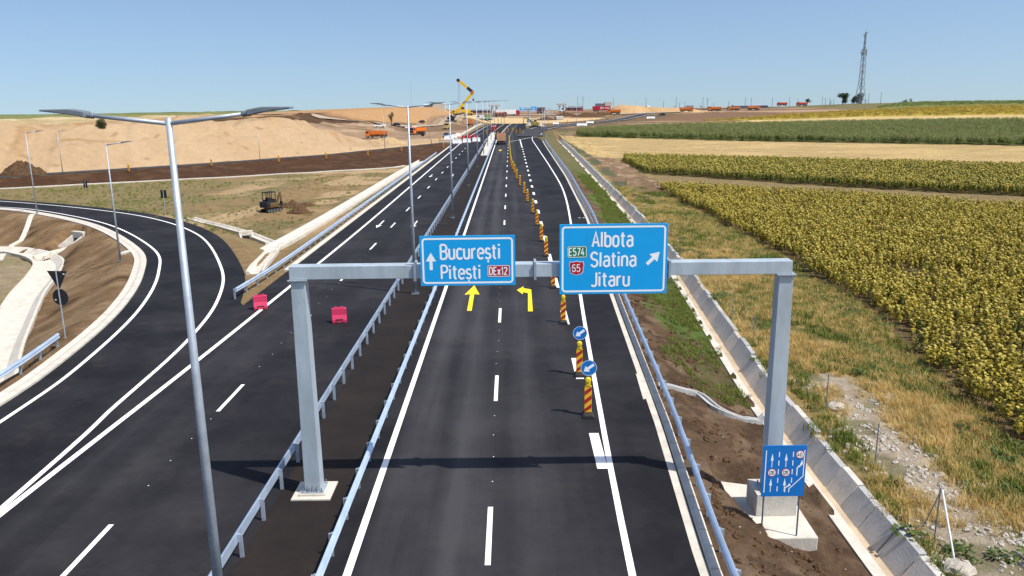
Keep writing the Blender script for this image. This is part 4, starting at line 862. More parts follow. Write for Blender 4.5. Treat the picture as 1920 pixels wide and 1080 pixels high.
for u, v, rz, lab in ((1287, 211.5, -88, 'leftmost of the distant orange tippers on the haul road'), (1339, 210.5, 92, 'second distant orange tipper on haul road, cab to the left'), (1375, 209.5, 92, 'third distant dusty orange tipper on the haul road'), (1413, 208, -88, 'rightmost distant dusty orange tipper raising dust')):
    dup(to if u < 1360 else tb, at(u, v)+Vector((0, 0, .7)), radians(rz), lab, 1.0 if u < 1360 else .95)
tr = tipper(at(1466, 199)+Vector((0, 0, .9)), radians(92), redor, redor, 'distant red truck on the skyline left of a second red truck', 'red trucks near the skyline')
dup(tr, at(1503, 200.5)+Vector((0, 0, .9)), radians(92), 'distant red truck on skyline beside small bent tree')
def semi(loc, rz, cabm, boxm, label, logo=False):
    t_ = thing('articulated_lorry', loc, rz, label, 'lorry')
    cb = MB().prism([(5.6, .7), (7.9, .7), (7.95, 1.9), (7.7, 3.2), (7.0, 3.7), (5.7, 3.75)], -1.23, 1.23).build('cab', cabm, t_, bevel=.06)
    MB().add([(-1.1, 7.965, 1.95), (1.1, 7.965, 1.95), (1.05, 7.74, 3.0), (-1.05, 7.74, 3.0)], [(0, 1, 2, 3)]).build('windscreen', glass, cb)
    for s in (-1, 1): MB().b2(s*1.235-.005, s*1.235+.005, 6.5, 7.6, 1.9, 2.8).build('side_window', glass, cb)
    bx = MB().b2(-1.26, 1.26, -8.0, 5.3, 1.15, 4.0).build('trailer', boxm, t_, bevel=.04)
    MB().b2(-1.2, 1.2, -8.06, -8.005, 1.3, 3.85).build('trailer_door', dark if logo else whitep, bx)
    MB().b2(-.5, .5, -7.8, 7.7, .8, 1.12).build('chassis', chass, t_)
    for s in (-1, 1):
        for y in (-6.6, -5.3, -4.0, 4.2, 7.0): wheel(t_, s*1.03, y, .5)
    if logo:
        lg = MB()
        for (a0, a1), (z0, z1) in (((-5.2, -2.2), (1.9, 3.3)),):
            for i, c in enumerate('GN'):
                for k, pl in enumerate(G[c][1]): 
                    q = MB(); strokes(q, [(p[0]*2.2, p[1]*1.3) for p in pl], .34, 0, 0, k, 0); lg.add([(1.275, -.6+i*-0+(x_-1.6+i*1.7)*1.0, 2.0+z_) for x_, y_, z_ in q.v], q.f)
        for z0, z1, a1 in ((2.55, 2.95, 5.0), (2.05, 2.35, 4.2)):
            for a in np.arange(1.4, a1, .45): lg.b2(1.26, 1.275, a, a+.33, z0, z1)
        # mirrored for the far side too
        lg.build('side_lettering', signwhite, bx)
    return t_
semi(at(952, 217.5), radians(-82), red, whitep, 'white semi-trailer lorry with red cab left of blue signs')
semi(at(1131, 209), radians(-94), whitep, red, 'red semi-trailer lorry with white lettering and white cab', True)
def car(loc, rz, m, label, kind='car', group=None, name='parked_car'):
    t_ = thing(name, loc, rz, label, {'van': 'van', 'pickup': 'pickup'}.get(kind, 'car'), group)
    if kind == 'van': lo, hi, hw = [(-2.5, .35), (2.5, .35), (2.55, 1.0), (1.8, 1.2), (-2.5, 1.25)], [(-2.5, 1.25), (1.8, 1.2), (1.1, 2.1), (-2.45, 2.15)], .95
    elif kind == 'pickup': lo, hi, hw = [(-2.6, .45), (2.5, .45), (2.55, .95), (1.1, 1.1), (-2.6, 1.1)], [(-.5, 1.1), (1.1, 1.1), (.5, 1.75), (-.4, 1.75)], .9
    else: lo, hi, hw = [(-2.15, .35), (2.15, .35), (2.2, .75), (1.1, .95), (-2.1, 1.0)], [(-1.9, 1.0), (1.1, .95), (.35, 1.5), (-1.4, 1.5)], .87
    MB().prism(lo, -hw, hw).build('body', m, t_, bevel=.08)
    n = len(hi); inn = hw*.8
    cab = MB().add([(-hw*.96, *hi[0]), (-hw*.96, *hi[1]), (-inn, *hi[2]), (-inn, *hi[3]), (hw*.96, *hi[0]), (hw*.96, *hi[1]), (inn, *hi[2]), (inn, *hi[3])], [(0, 1, 2, 3), (7, 6, 5, 4), (0, 4, 5, 1), (1, 5, 6, 2), (2, 6, 7, 3), (3, 7, 4, 0)]).build('windows', glass, t_)
    MB().add([(-inn-.01, hi[2][0]+.02, hi[2][1]-.02), (inn+.01, hi[2][0]+.02, hi[2][1]-.02), (inn+.01, hi[3][0]-.02, hi[3][1]-.02), (-inn-.01, hi[3][0]-.02, hi[3][1]-.02), (-inn*.95, hi[2][0]-.1, hi[2][1]+.05), (inn*.95, hi[2][0]-.1, hi[2][1]+.05), (inn*.95, hi[3][0]+.1, hi[3][1]+.05), (-inn*.95, hi[3][0]+.1, hi[3][1]+.05)],
        [(3, 2, 1, 0), (4, 5, 6, 7), (0, 1, 5, 4), (1, 2, 6, 5), (2, 3, 7, 6), (3, 0, 4, 7)]).build('roof', m, t_)
    if kind == 'van': 
        for s in (-1, 1): MB().add([(s*(hw+.0), -2.5, 1.22), (s*(hw+.0), .2, 1.22), (s*(inn+.03), .2, 2.1), (s*(inn+.03), -2.45, 2.12)], [(0, 1, 2, 3)]).build('side_panel', m, t_)
    for s in (-1, 1):
        for y in (-1.35, 1.35): wheel(t_, s*(hw-.1), y, .33, .22)
        MB().b2(s*hw*.75-.15, s*hw*.75+.15, lo[2][0]-.03, lo[2][0]+.015, .62, .78).build('headlight', signwhite, t_)
    return t_
car(at(742, 237), radians(95), blackp, 'black saloon car on the dusty track below the tan slope')
car(at(790, 231.5), radians(95), blackp, 'black estate car on the dusty track right of the saloon')
car(at(837, 257.5), radians(175), bluep, 'dark blue car behind the white barrier blocks')
car(at(712, 239), radians(100), whitep, 'white pickup above the orange tipper beside dark earth', 'pickup')
car(at(1012, 213), radians(95), blackp, 'small black car on the dirt road beside the brown building')
car(at(1088, 208.5), radians(80), red, 'red pickup left of the red lorry', 'pickup')
car(at(1213, 203), radians(95), whitep, 'white van parked at right end of the sandy mound', 'van')
car(at(1241, 217), radians(85), blackp, 'dark car driving along the exit ramp')
car(at(1264, 202), radians(90), whitep, 'tiny white car on the earth slope left of orange tippers')

# machines
def excavator(loc, rz, m, label, sc=1., reach=1., cabm=None, name='excavator', dark_cab=True):
    t_ = thing(name, loc, rz, label, 'excavator'); t_.scale = (sc,)*3
    for s in (-1, 1):
        tk = MB().prism([(-1.0, .0), (1.0, .0), (1.2, .2), (1.0, .42), (-1.0, .42), (-1.2, .2)], s*.55-.15, s*.55+.15).build('track', black, t_, bevel=.05)
        w_ = MB()
        for y in (-.95, -.5, 0, .5, .95): w_.cyl((s*.55+s*.14, y, .2), (s*.55+s*.165, y, .2), .13, n=10)
        w_.build('track_rollers', galvd, tk)
    MB().b2(-.42, .42, -.7, .7, .2, .55).build('undercarriage', m, t_)
    MB().prism([(1.2, .12), (1.3, .1), (1.35, .45), (1.25, .5)], -.75, .75).build('dozer_blade', m, t_)
    MB().b2(-.72, .72, -.95, .75, .58, 1.15).build('body', m, t_, bevel=.08)
    MB().b2(-.72, .72, -1.15, -.6, .6, 1.35).build('counterweight', cabm or dark, t_, bevel=.08)
    c = MB(); x0, x1, y0, y1 = -.68, .28, -.55, .65
    for x in (x0, x1):
        for y in (y0, (y0+y1)/2, y1): c.b2(x-.035, x+.035, y-.035, y+.035, 1.15, 2.42)
    c.b2(x0-.05, x1+.05, y0-.05, y1+.05, 2.4, 2.5)
    for x in (x0, x1): c.b2(x-.03, x+.03, y0, y1, 1.15, 1.5)
    for y in (y0, y1): c.b2(x0, x1, y-.025, y+.025, 1.15, 1.55)
    cb = c.build('cab', cabm or dark, t_); MB().b2(-.45, .05, -.35, .1, 1.16, 1.75).build('seat', black, cb)
    bm_ = MB(); bm_.beam((.32, .7, .9), (.32, 1.25, 1.9), .16, .24); bm_.beam((.32, 1.2, 1.85), (.32, 2.0*reach, 2.3), .15, .22); bm_.build('boom', m, t_)
    st = MB(); st.beam((.32, 2.0*reach, 2.35), (.32, 2.15*reach, 1.15), .12, .18); st.build('stick', m, t_)
    MB().prism([(2.15*reach, 1.2), (2.2*reach, .75), (1.9*reach, .62), (1.65*reach, .8), (1.8*reach, .72), (2.05*reach, .85)], .08, .56).build('bucket', black, t_)
    r = MB(); r.cyl((.32, .85, .95), (.32, 1.5, 1.85), .05, n=8); r.cyl((.32, 1.45, 2.25), (.32, 2.05*reach, 2.42), .045, n=8); r.build('hydraulic_ram', galvd, t_)
    return t_
ex = excavator(at(508, 397), radians(-30), mat('machine_brown', (.11, .065, .02), .6, 0, .3, 3), 'mini excavator with dark open cab on sandy infield', 1.0, .72, dark)
excavator(at(1003, 240), radians(75), paleyel, 'dusty yellow excavator among stones at the exit ramp bend', 2.0, 1.3, paleyel)
excavator(at(847, 229), radians(-90), dark, 'dark excavator with long arm below the yellow crane', 2.0, 1.7)
# road roller
p = at(837, 242.5); t_ = thing('road_roller', p, radians(170), 'yellow road roller with canopy near the carriageway edge', 'road roller')
MB().cyl((-1, 1.6, .7), (1, 1.6, .7), .7, n=20).build('drum', galvd, t_); MB().b2(-.8, .8, -2.2, .6, .7, 1.7).build('body', yellow, t_, bevel=.1); MB().b2(-1.1, 1.1, .7, 2.4, .65, .95).build('drum_frame', yellow, t_)
for s in (-1, 1): wheel(t_, s*.85, -1.4, .7, .5)
m = MB(); m.b2(-.95, .95, -1.1, .7, 3.0, 3.15)
m.build('canopy', yellow, t_); m = MB()
for x in (-.85, .85):
    for y in (-1, .6): m.b2(x-.05, x+.05, y-.05, y+.05, 1.7, 3.0)
m.build('canopy_posts', chass, t_); MB().b2(-.7, .7, -.9, .5, 1.7, 2.6).build('cab_glass', glass, t_)
# paver
p = at(911, 226); t_ = thing('asphalt_paver', p, radians(100), 'pale green asphalt paver at the end of the fresh asphalt', 'paver')
MB().b2(-1.3, 1.3, -2.6, 1.8, .7, 1.9).build('body', greenp, t_, bevel=.1)
for s in (-1, 1): MB().prism([(-2.2, 0), (1.2, 0), (1.5, .4), (1.2, .8), (-2.2, .8), (-2.5, .4)], s*1.1-.2, s*1.1+.2).build('track', black, t_); MB().prism([(1.8, .7), (3.6, .6), (3.6, 1.7), (1.8, 1.9)], s*1.35-.06, s*1.35+.06).build('hopper_side', greenp, t_)
MB().b2(-1.4, 1.4, -1.9, .4, 3.2, 3.35).build('roof', greenp, t_); m = MB()
for x in (-1.2, 1.2):
    for y in (-1.7, .2): m.b2(x-.06, x+.06, y-.06, y+.06, 1.9, 3.2)
m.build('roof_posts', greenp, t_); MB().b2(-1.6, 1.6, -3.5, -2.6, .1, .9).build('screed', chass, t_); MB().b2(-.6, .3, -1.2, -.4, 1.9, 2.8).build('seat', red, t_)
# compact white loader, far
p = at(1055, 211); t_ = thing('wheel_loader', p, radians(-90), 'white machine with raised arm below the second concrete pier', 'loader')
MB().b2(-1.1, 1.1, -3, 1.2, .8, 1.9).build('body', whitep, t_, bevel=.1); MB().b2(-.8, .8, -.6, .9, 1.9, 3.2).build('cab', glass, t_)
m = MB(); m.beam((0, .8, 1.5), (0, 3.4, 4.3), .4, .4); m.build('arm', whitep, t_); MB().prism([(3.0, 3.8), (4.0, 3.9), (3.7, 4.9), (3.2, 4.6)], -1, 1).build('bucket', whitep, t_)
for s in (-1, 1):
    for y in (-2, .8): wheel(t_, s*1.05, y, .7, .5)
# mobile crane
p = at(868, 216.5); ck = ppm(p)      # metres per photo pixel at the crane
t_ = thing('mobile_crane', p, radians(90), 'yellow mobile crane with folded knuckle boom on the earth shoulder', 'crane')
MB().b2(-1.3, 1.3, -5.5, 5.5, 1.0, 1.6).build('carrier', yellow, t_, bevel=.05); MB().prism([(4.0, 1.0), (6.2, 1.0), (6.2, 2.0), (5.8, 2.9), (4.0, 2.9)], -1.25, 1.25).build('carrier_cab', yellow, t_, bevel=.06)
MB().b2(-1.27, 1.27, 4.6, 5.7, 2.0, 2.7).build('cab_window', glass, t_)
for s in (-1, 1):
    for y in (-4.2, -2.6, 1.6, 3.2, 4.8): wheel(t_, s*1.1, y, .62, .4)
m = MB()
for y in (-5, 2.4):
    m.b2(-3.2, 3.2, y-.2, y+.2, .8, 1.05)
    for x in (-3.1, 3.1): m.b2(x-.12, x+.12, y-.12, y+.12, 0, 1.0); m.b2(x-.4, x+.4, y-.4, y+.4, -.05, .1)
m.build('outriggers', chass, t_)
MB().b2(-1.3, 1.3, -4.2, .8, 1.65, 3.4).build('turntable_house', yellow, t_, bevel=.1); MB().b2(-1.35, 1.35, 1.5, 3.6, 2.0, 3.9).build('counterweight', yellow, t_, bevel=.05); MB().b2(-1.3, -.3, -1.0, .7, 3.4, 4.6).build('operator_cab', glass, t_)
def cpt(u, v, dy=0): q_ = atY(u, v, p.y); return Vector((dy, -(q_.x-p.x), q_.z-p.z))
a, e_, tip = cpt(860, 206), cpt(886.5, 173), cpt(859, 150.5)
m = MB(); m.beam(a, e_, .9, 1.5); m.beam(a+(e_-a)*.5, e_, .7, 1.2); m.build('lower_boom', yellow, t_)
mid = e_+(tip-e_)*.38; MB().beam(e_, mid, 1.15, 1.7).build('boom_joint', chass, t_); m = MB(); m.beam(mid, tip, .8, 1.45); m.build('upper_boom', yellow, t_)
MB().cyl(tip+Vector((-.6, 0, 0)), tip+Vector((.6, 0, 0)), .95, n=18).build('sheave', chass, t_)
MB().cyl(e_+Vector((-.7, 0, 0)), e_+Vector((.7, 0, 0)), .8, n=14).build('elbow_pin', orange, t_)
m = MB(); m.cyl(cpt(859.5, 152), cpt(859.5, 202), .07, n=5); m.cyl(cpt(862, 152), cpt(862, 202), .07, n=5); m.build('hoist_cable', galvd, t_)
m = MB(); m.cyl(cpt(887.3, 176), cpt(887.3, 186), .05, n=5); m.sphere(cpt(887.3, 187), .6, sq=(1, .8, 1.3)); m.build('hook_block', chass, t_)

# ------------------------------------------------------------------ left side signs, heaps
p = at(124, 632); t_ = thing('traffic_sign', (p.x, p.y, p.z), radians(-8), 'back of a give-way triangle above a round sign on thin pole', 'traffic sign')
zt = 3.75; MB().cyl((0, -.06, -.3), (0, -.06, zt), .035, n=8).build('pole', galv, t_)
MB().prism([(-.58, zt-.05), (.58, zt-.05), (.05, zt-1.0), (-.05, zt-1.0)], 0, .025, 'y').build('triangle_plate', dark, t_)
MB().cyl((0, 0, zt-1.5), (0, .025, zt-1.5), .46, n=28).build('round_plate', dark, t_)
m = MB(); m.b2(.34, .44, -.004, 0, zt-.24, zt-.18); m.b2(-.34, -.24, -.004, 0, zt-1.68, zt-1.62); m.build('stickers', signwhite, t_)
for u, v, vt, hw, lab in ((161, 354, 340, 4.2, 'far dark double panel sign back at foot of brown bank'), (311, 404, 358, 6.5, 'nearer dark double panel sign back on thin post in grass infield')):
    p = at(u, v); hgt = ppm(p); t_ = thing('marker_sign', p, radians(-12), lab, 'traffic sign', 'dark double panel sign backs')
    top = (v-vt)*hgt*1.03; MB().cyl((0, -.05, -.2), (0, -.05, top), .035, n=8).build('pole', galv, t_)
    for s in (-1, 1): MB().b2(s*hw*hgt/2-hw*hgt*.44, s*hw*hgt/2+hw*hgt*.44, 0, .03, top-15*hgt*(1 if vt > 350 else .9), top).build('panel', dark, t_)
p = at(793, 266); t_ = thing('traffic_sign', p, 0, 'back of small round sign beside the truck yard', 'traffic sign'); hgt = 330/1500
MB().cyl((0, 0, 0), (0, 0, 2.6), .05, n=6).build('pole', galv, t_); MB().cyl((0, -.06, 2.2), (0, -.03, 2.2), .6, n=20).build('round_plate', dark, t_)
def heap(loc, rx, ry, hh, label, m=soilm, n=34, name='soil_heap', rough=.5):
    xs_ = np.linspace(-1, 1, n); XX, YY = np.meshgrid(xs_, xs_); RR = np.hypot(XX, YY); k = loc[0]*3.1
    zz = np.maximum(0, 1-RR**1.4)*(1-rough+rough*2*fbm((XX+k)*rx, (YY+k)*ry, .8, 60))*hh+(fbm((XX+k)*rx, (YY+k)*ry, .3, 62)-.5)*hh*.35*(RR < .95)
    gx, gy = XX*rx+loc[0], YY*ry+loc[1]; ZZ = H(gx, gy)+zz-.12*(RR > .9)-.3*(RR > 1)
    mb = MB(); mb.add(np.stack([gx, gy, ZZ], -1).reshape(-1, 3), [(j*n+i, j*n+i+1, (j+1)*n+i+1, (j+1)*n+i) for j in range(n-1) for i in range(n-1) if RR[j, i] < 1.06])
    return tag(mb.build(name, m, None, False), label, 'soil heap')
q = at(549, 389); heap((q.x, q.y), 1.9, 1.2, .8, 'small dark heap of dug soil just right of the mini excavator')
q = at(561, 400); heap((q.x, q.y), 1.7, 1.0, .7, 'nearer small dark soil heap in front of the other dug heap')
q = at(575, 385); heap((q.x, q.y), 1.4, 1.0, .5, 'rightmost low dark soil heap beside the dug heaps')
q = at(38, 329); heap((q.x, q.y+1), 4.2, 3, 2.2, 'dark earth heap at foot of sand on the left')
for u, v, rx, hh, lab, mm_ in ((1003, 236, 5, 2.2, 'pale stone heap under the dusty yellow excavator', stonem), (1025, 226, 7, 1.6, 'low brown soil heap behind the thin lamp cluster', soilm), (1062, 219, 9, 2.0, 'brown soil heap left of the far lamp below the red pickup', soilm), (1105, 220, 12, 2.2, 'long brown soil ridge below the red lorry', soilm), (1130, 217, 8, 1.8, 'dark soil heap left of the orange tipper below the red lorry', soilm), (722, 270, 6, 1.6, 'tan sand heap right of bright orange tipper', mat('tan_sand', (.40, .28, .15), 1, 0, .2, .5)), (1215, 211, 14, 2.0, 'brown soil ridge below the white van', soilm)):
    q = at(u, v); heap((q.x, q.y+rx*.6), rx, rx*.6, hh, lab, mm_, 22)
for i, (u, v, s) in enumerate(((1566, 769, .35), (1712, 706, .2), (1700, 905, .15), (1640, 900, .12), (1796, 1078, .4))):
    q = at(u, v); mb = MB(); mb.sphere((0, 0, s*.3), s, 9, 6, (1.2, .9, .7)); mb.v = [(a*(1+random.uniform(-.15, .15)), b_*(1+random.uniform(-.15, .15)), c*(1+random.uniform(-.15, .15))) for a, b_, c in mb.v]
    o = mb.build('stone', stonem); o.location = q; tag(o, ['large pale slab stone on the rubble track', 'small pale stone at the grass edge above the track', 'pale stone low on rubble track', 'small stone by the thin fence post', 'pale rock at the bottom edge beside channel'][i], 'stone')
# wire fence
fp = [(1190, 392), (1274, 480), (1317, 524), (1373, 597), (1412, 648), (1468, 706), (1548, 772), (1640, 876), (1752, 1012)]
fw = thing('wire_fence', (0, 0, 0), 0, 'thin wire fence with slender grey posts along the dry grass verge', 'fence'); FP = [at(*q_) for q_ in fp]
for q_ in FP: MB().cyl(q_+Vector((0, 0, -.3)), q_+Vector((0, 0, 1.75)), .024, n=6).build('post', galvd, fw)
wv_ = MB()
for a, c in zip(FP[:-1], FP[1:]):
    for zz in (.5, 1.0, 1.6): wv_.cyl(a+Vector((0, 0, zz)), c+Vector((0, 0, zz)), .003, n=4)
wv_.build('wire', galvd, fw)
q_ = FP[-1]; MB().cyl(at(1730, 985)+Vector((0, 0, -.1)), q_+Vector((0, 0, 1.6)), .02, n=6).build('brace', galvd, fw); MB().cyl(at(1791, 1052)+Vector((0, 0, -.1)), q_+Vector((.05, 0, 1.7)), .032, n=8).build('brace', whitep, fw)

# ------------------------------------------------------------------ far structures
def place_far(u, v): return at(u, v)
def pier(u, v, label, s):
    q = at(u, v); t_ = thing('bridge_pier', q, radians(4), label, 'bridge pier', 'unfinished concrete bridge piers'); t_.scale = (s,)*3
    for x in (-1.9, 1.9): MB().cyl((x, 0, -1), (x, 0, 5.6), .8, n=14).build('column', concg, t_)
    MB().prism([(-3.2, 5.6), (3.2, 5.6), (4.6, 6.6), (4.6, 7.5), (-4.6, 7.5), (-4.6, 6.6)], -1, 1, 'y').build('pier_cap', concg, t_, bevel=.05)
    for x in (-3.3, -1.1, 1.1, 3.3): MB().b2(x-.45, x+.45, -.5, .5, 7.5, 8.1).build('bearing_block', concw, t_)
pier(927, 214, 'unfinished concrete pier with two columns behind rusty tipper', .85)
pier(1053, 210, 'unfinished concrete pier with cap right of the blue signs', .85)
def sized(u0, v0, u1, v1): # ground point under the centre of a photo span, with metres per pixel
    q = at((u0+u1)/2, v1); k = ppm(q); return q, (u1-u0)*k, (v1-v0)*k
def shed(u0, v0, u1, v1, wm, rm, label, cat='building', name='long_building', win=True, flatroof=False, dep=8, back=0):
    q, W_, H_ = sized(u0, v0, u1, v1); q = q+Vector((0, back, 0)); t_ = thing(name, q, 0, label, cat)
    MB().b2(-W_/2, W_/2, 0, dep, -2, H_*.72).build('wall', wm, t_)
    if flatroof: MB().b2(-W_/2-.3, W_/2+.3, -.3, dep+.3, H_*.72, H_*1.0).build('roof', rm, t_)
    else: MB().prism([(-.4, H_*.72), (dep+.4, H_*.72), (dep/2, H_*1.08)], -W_/2-.3, W_/2+.3).build('roof', rm, t_)
    if win:
        for i in range(int(W_/5)):
            x = -W_/2+2.5+i*5; MB().b2(x-.8, x+.8, -.05, -.005, H_*.2, H_*.5).build('window', glass, t_)
shed(872, 206, 921, 212, brickm, slate, 'long low reddish building behind the crane and paver')
shed(1007, 201.5, 1021.5, 211, brickm, slate, 'brown brick building right of the blue signs', flatroof=True)
shed(1061, 200, 1093, 208, brickm, slate, 'long low brick building right of the second pier')
shed(1291, 196, 1301, 200.5, whitep, galvd, 'small white shed with pale roof above the orange tippers', win=False)
shed(1376, 195, 1440, 199.5, galvd, galv, 'long pale grey greenhouse on the skyline', win=False)
def abut(u0, v0, u1, v1, us, label, back=0, ext=8):
    q, W_, H_ = sized(u0, v0, u1, v1); k = W_/(u1-u0); q = q+Vector((0, back, 0)); t_ = thing('bridge_abutment', q, 0, label, 'bridge abutment')
    xs0 = -W_/2; xm = (us-u0)*k+xs0
    MB().b2(xm, W_/2, 0, 6, -6, H_*1.05).build('abutment_wall', concw, t_, bevel=.05); MB().b2(xs0, xm-.05, .5, 5, -.5, H_*.8).build('girder_stack', slate, t_)
abut(794, 195, 834, 201, 811, 'pale concrete abutment with grey girders on the left embankment')
abut(1130, 191, 1163, 203, 1148.5, 'pale concrete abutment with grey girders behind the red lorry', 60)
q = at(1195, 207); q0 = at(1158, 209)
k = np.linalg.norm(np.array(q))/FPX
def mound(u0, u1, vt, vb, label, mt, dep=30, name='earth_mound', pts=None):
    q, W_, H_ = sized(u0, vt, u1, vb); kk = W_/(u1-u0); P = [((u-(u0+u1)/2)*kk, (vb-v)*kk) for u, v in pts]
    n = len(P); mb = MB(); D = [(0, 0), (dep*.35, 1), (dep*.6, 1), (dep, 0)]
    mb.add([(q.x+x_, q.y+d, q.z-1.2+z_*f) for d, f in D for x_, z_ in P], [(j*n+i, j*n+i+1, (j+1)*n+i+1, (j+1)*n+i) for j in range(3) for i in range(n-1)])
    return tag(mb.build(name, mt, None, True), label, 'mound')
mound(1146, 1300, 192, 212, 'sandy tan embankment mound right of the red lorry', mat('tan_fill', (.42, .27, .13), 1, 0, .25, .05, .5, 1), 26, pts=[(1146, 210), (1150, 203), (1158, 196), (1168, 193), (1190, 194.5), (1215, 197), (1240, 198.5), (1290, 201), (1330, 206), (1380, 212)])
# far blue sign pair
q = at(990, 233.5); kk = ppm(q)
t_ = thing('direction_sign', q, 0, 'far pair of blue direction signs on one grey mast', 'road sign'); zf = lambda v: (233.5-v)*kk*1.0; xf = lambda u: (u-990)*kk
MB().cyl((xf(991), .3, -.3), (xf(991), .3, zf(203)), .25, n=10).build('mast', galv, t_); MB().b2(xf(974), xf(1008), .1, .5, zf(206.5), zf(204.5)).build('mast_arm', galvd, t_)
for u0, u1, v0, v1 in ((974, 987, 202, 209), (994.5, 1006.5, 200.5, 209.5)):
    pn = MB().b2(xf(u0), xf(u1), -.1, .05, zf(v1), zf(v0)).build('panel', signblue, t_); ring(xf(u0)+.15, xf(u1)-.15, zf(v1)+.15, zf(v0)-.15, .2, .14, -.11).build('border', signwhite, pn)
    m = MB(); 
    for i in range(2): m.b2(xf(u0)+.8, xf(u1)-.8, -.115, -.105, zf(v1)+.45+i*.8, zf(v1)+.72+i*.8)
    m.build('lettering', signwhite, pn)
# red warning trailer in the median
q = at(926, 246); t_ = thing('warning_trailer', q, 0, 'red and white warning board trailer on the far median', 'warning trailer')
MB().b2(-1.2, 1.2, 0, .12, .5, 2.4).build('board', red, t_); MB().b2(-1.0, 1.0, .12, 2.2, .4, .7).build('trailer_bed', whitep, t_); m = MB()
for i in range(3): m.b2(-1.1+i*.8, -.7+i*.8, -.012, -.002, 1.9, 2.3)
m.build('warning_panels', signwhite, t_)
for s in (-1, 1): wheel(t_, s*1.0, 1.2, .33, .2)
for u, v, lab in ((997, 229, 'stack of grey pipes behind the dusty yellow excavator'), (1048, 224, 'short stack of pale pipes on brown earth behind lamp cluster')):
    q = at(u, v); mb = MB()
    for a, zz in ((-1.1, .55), (0, .55), (1.1, .55), (-.55, 1.5), (.55, 1.5)): mb.cyl((-2.5, a, zz), (2.5, a, zz), .54, n=12)
    o = mb.build('pipe_stack', concg); o.location = q; o.rotation_euler.z = .4; tag(o, lab, 'pipes')
car(at(900, 224), radians(80), whitep, 'white van left of the pale green paver', 'van')
car(at(1030, 214), radians(95), whitep, 'white car on the dirt road between blue signs and second pier')
car(at(770, 243), radians(100), whitep, 'white pickup on the yard above the orange truck facing camera', 'pickup')
# telecom tower
q = at(1612, 195); kk = ppm(q)
tw = thing('lattice_tower', q, radians(15), 'tall steel lattice telecom mast with dishes on the right skyline', 'telecom tower'); TH = 128*kk
def half(z): f = z/TH; return np.interp(f, [0, .30, .68, .74, 1], [7.2, 3.7, 2.8, 1.3, .9])*kk
lv = [0, .16, .30, .40, .49, .58, .68, .74, .82, .9, 1]
mleg = MB(); mbr = MB()
for f0, f1 in zip(lv[:-1], lv[1:]):
    z0, z1 = f0*TH, f1*TH; a, c = half(z0), half(z1); cs = [(-1, -1), (1, -1), (1, 1), (-1, 1)]
    for i, (sx_, sy_) in enumerate(cs):
        mleg.cyl((sx_*a, sy_*a, z0), (sx_*c, sy_*c, z1), .16, n=5); s2_ = cs[(i+1) % 4]
        mbr.cyl((sx_*a, sy_*a, z0), (s2_[0]*c, s2_[1]*c, z1), .09, n=4); mbr.cyl((s2_[0]*a, s2_[1]*a, z0), (sx_*c, sy_*c, z1), .09, n=4); mbr.cyl((sx_*c, sy_*c, z1), (s2_[0]*c, s2_[1]*c, z1), .1, n=4)
mleg.build('tower_legs', poleg, tw); mbr.build('cross_bracing', poleg, tw)
MB().cyl((0, 0, 0), (0, 0, TH*.98), .35, n=6).build('cable_ladder', poleg, tw)
for f, s in ((.71, 3.2), (.47, 1.6), (.30, 2.2)): MB().b2(-s*kk, s*kk, -s*kk, s*kk, f*TH-.3, f*TH+.3).build('platform', poleg, tw)
for x, f, r in ((-4.2, .96, 2.0), (-3.2, .86, 1.0), (1.2, 1.0, 1.3), (-8, .72, 1.8), (-1, .71, 1.9)): MB().cyl((x*kk, -1.2, f*TH), (x*kk, -.4, f*TH), r*kk*.9, r*kk*.6, n=14).build('dish', galvd, tw)
m = MB()
for x in (-5, -3, 4, 5.5): m.b2(x*kk-.2, x*kk+.2, -.2, .2, .68*TH, .77*TH)
m.build('panel_antennas', galvd, tw); MB().cyl((0, 0, TH), (0, 0, TH*1.03), .1, n=5).build('lightning_rod', poleg, tw)
# utility poles
ups = [(1083, 182, 203, 0), (1093, 181, 205, 1), (1150, 180, 196, 0), (1211, 182, 199, 0), (1244, 190, 200, 0), (1267.5, 182, 201, 0), (1274, 192, 201, 0), (1284, 191, 200, 0), (1317.5, 183, 201, 0), (1326, 184, 200, 1), (1338, 193, 201, 0), (1366, 190, 201, 0), (1397, 184, 199, 0), (1408, 184, 199, 0),
       (1447.5, 184, 199, 0), (1480, 183, 198, 0), (1495, 186, 198, 0), (1541, 182, 197, 0), (1547, 184, 197, 0), (1555, 184, 197, 0), (1562.5, 185, 197, 0), (1628, 176, 193, 0), (1651, 174, 192, 0)]
for i, (u, vt, vb, ca) in enumerate(ups):
    q = at(u, vb+3); kk = ppm(q); hh = (vb+3-vt)*kk
    t_ = thing('utility_pole', q, 0, f'{ORD[i]} thin grey utility pole from the left along the skyline', 'utility pole', 'utility poles along the skyline')
    MB().cyl((0, 0, -.5), (0, 0, hh), .22, .13, n=6).build('shaft', poleg, t_)
    if ca: m = MB(); m.b2(-1.4, 1.4, -.1, .1, hh-1.0, hh-.8); m.b2(-1.1, 1.1, -.1, .1, hh-2.6, hh-2.4); m.build('crossarm', poleg, t_)
    else: MB().b2(-.5, .5, -.08, .08, hh-.5, hh-.35).build('crossarm', poleg, t_)
q = at(793, 203.5); 
q = at(772, 206); kk = ppm(q); t_ = thing('radio_mast', q, 0, 'very thin pale radio mast on the left skyline', 'mast')
m = MB(); hh = 50*kk
for s0, s1 in ((-.2, -.12), (.2, -.12), (0, .22)): m.cyl((s0, s1, 0), (s0*.5, s1*.5, hh), .045, n=4)
for i in range(24): m.beam((-.2+.1*i/24, -.12, i*hh/24), (.2-.1*i/24, -.12, (i+1)*hh/24), .03, .03)
m.build('mast_lattice', mat('pale_mast', (.45, .5, .56), .6), t_)
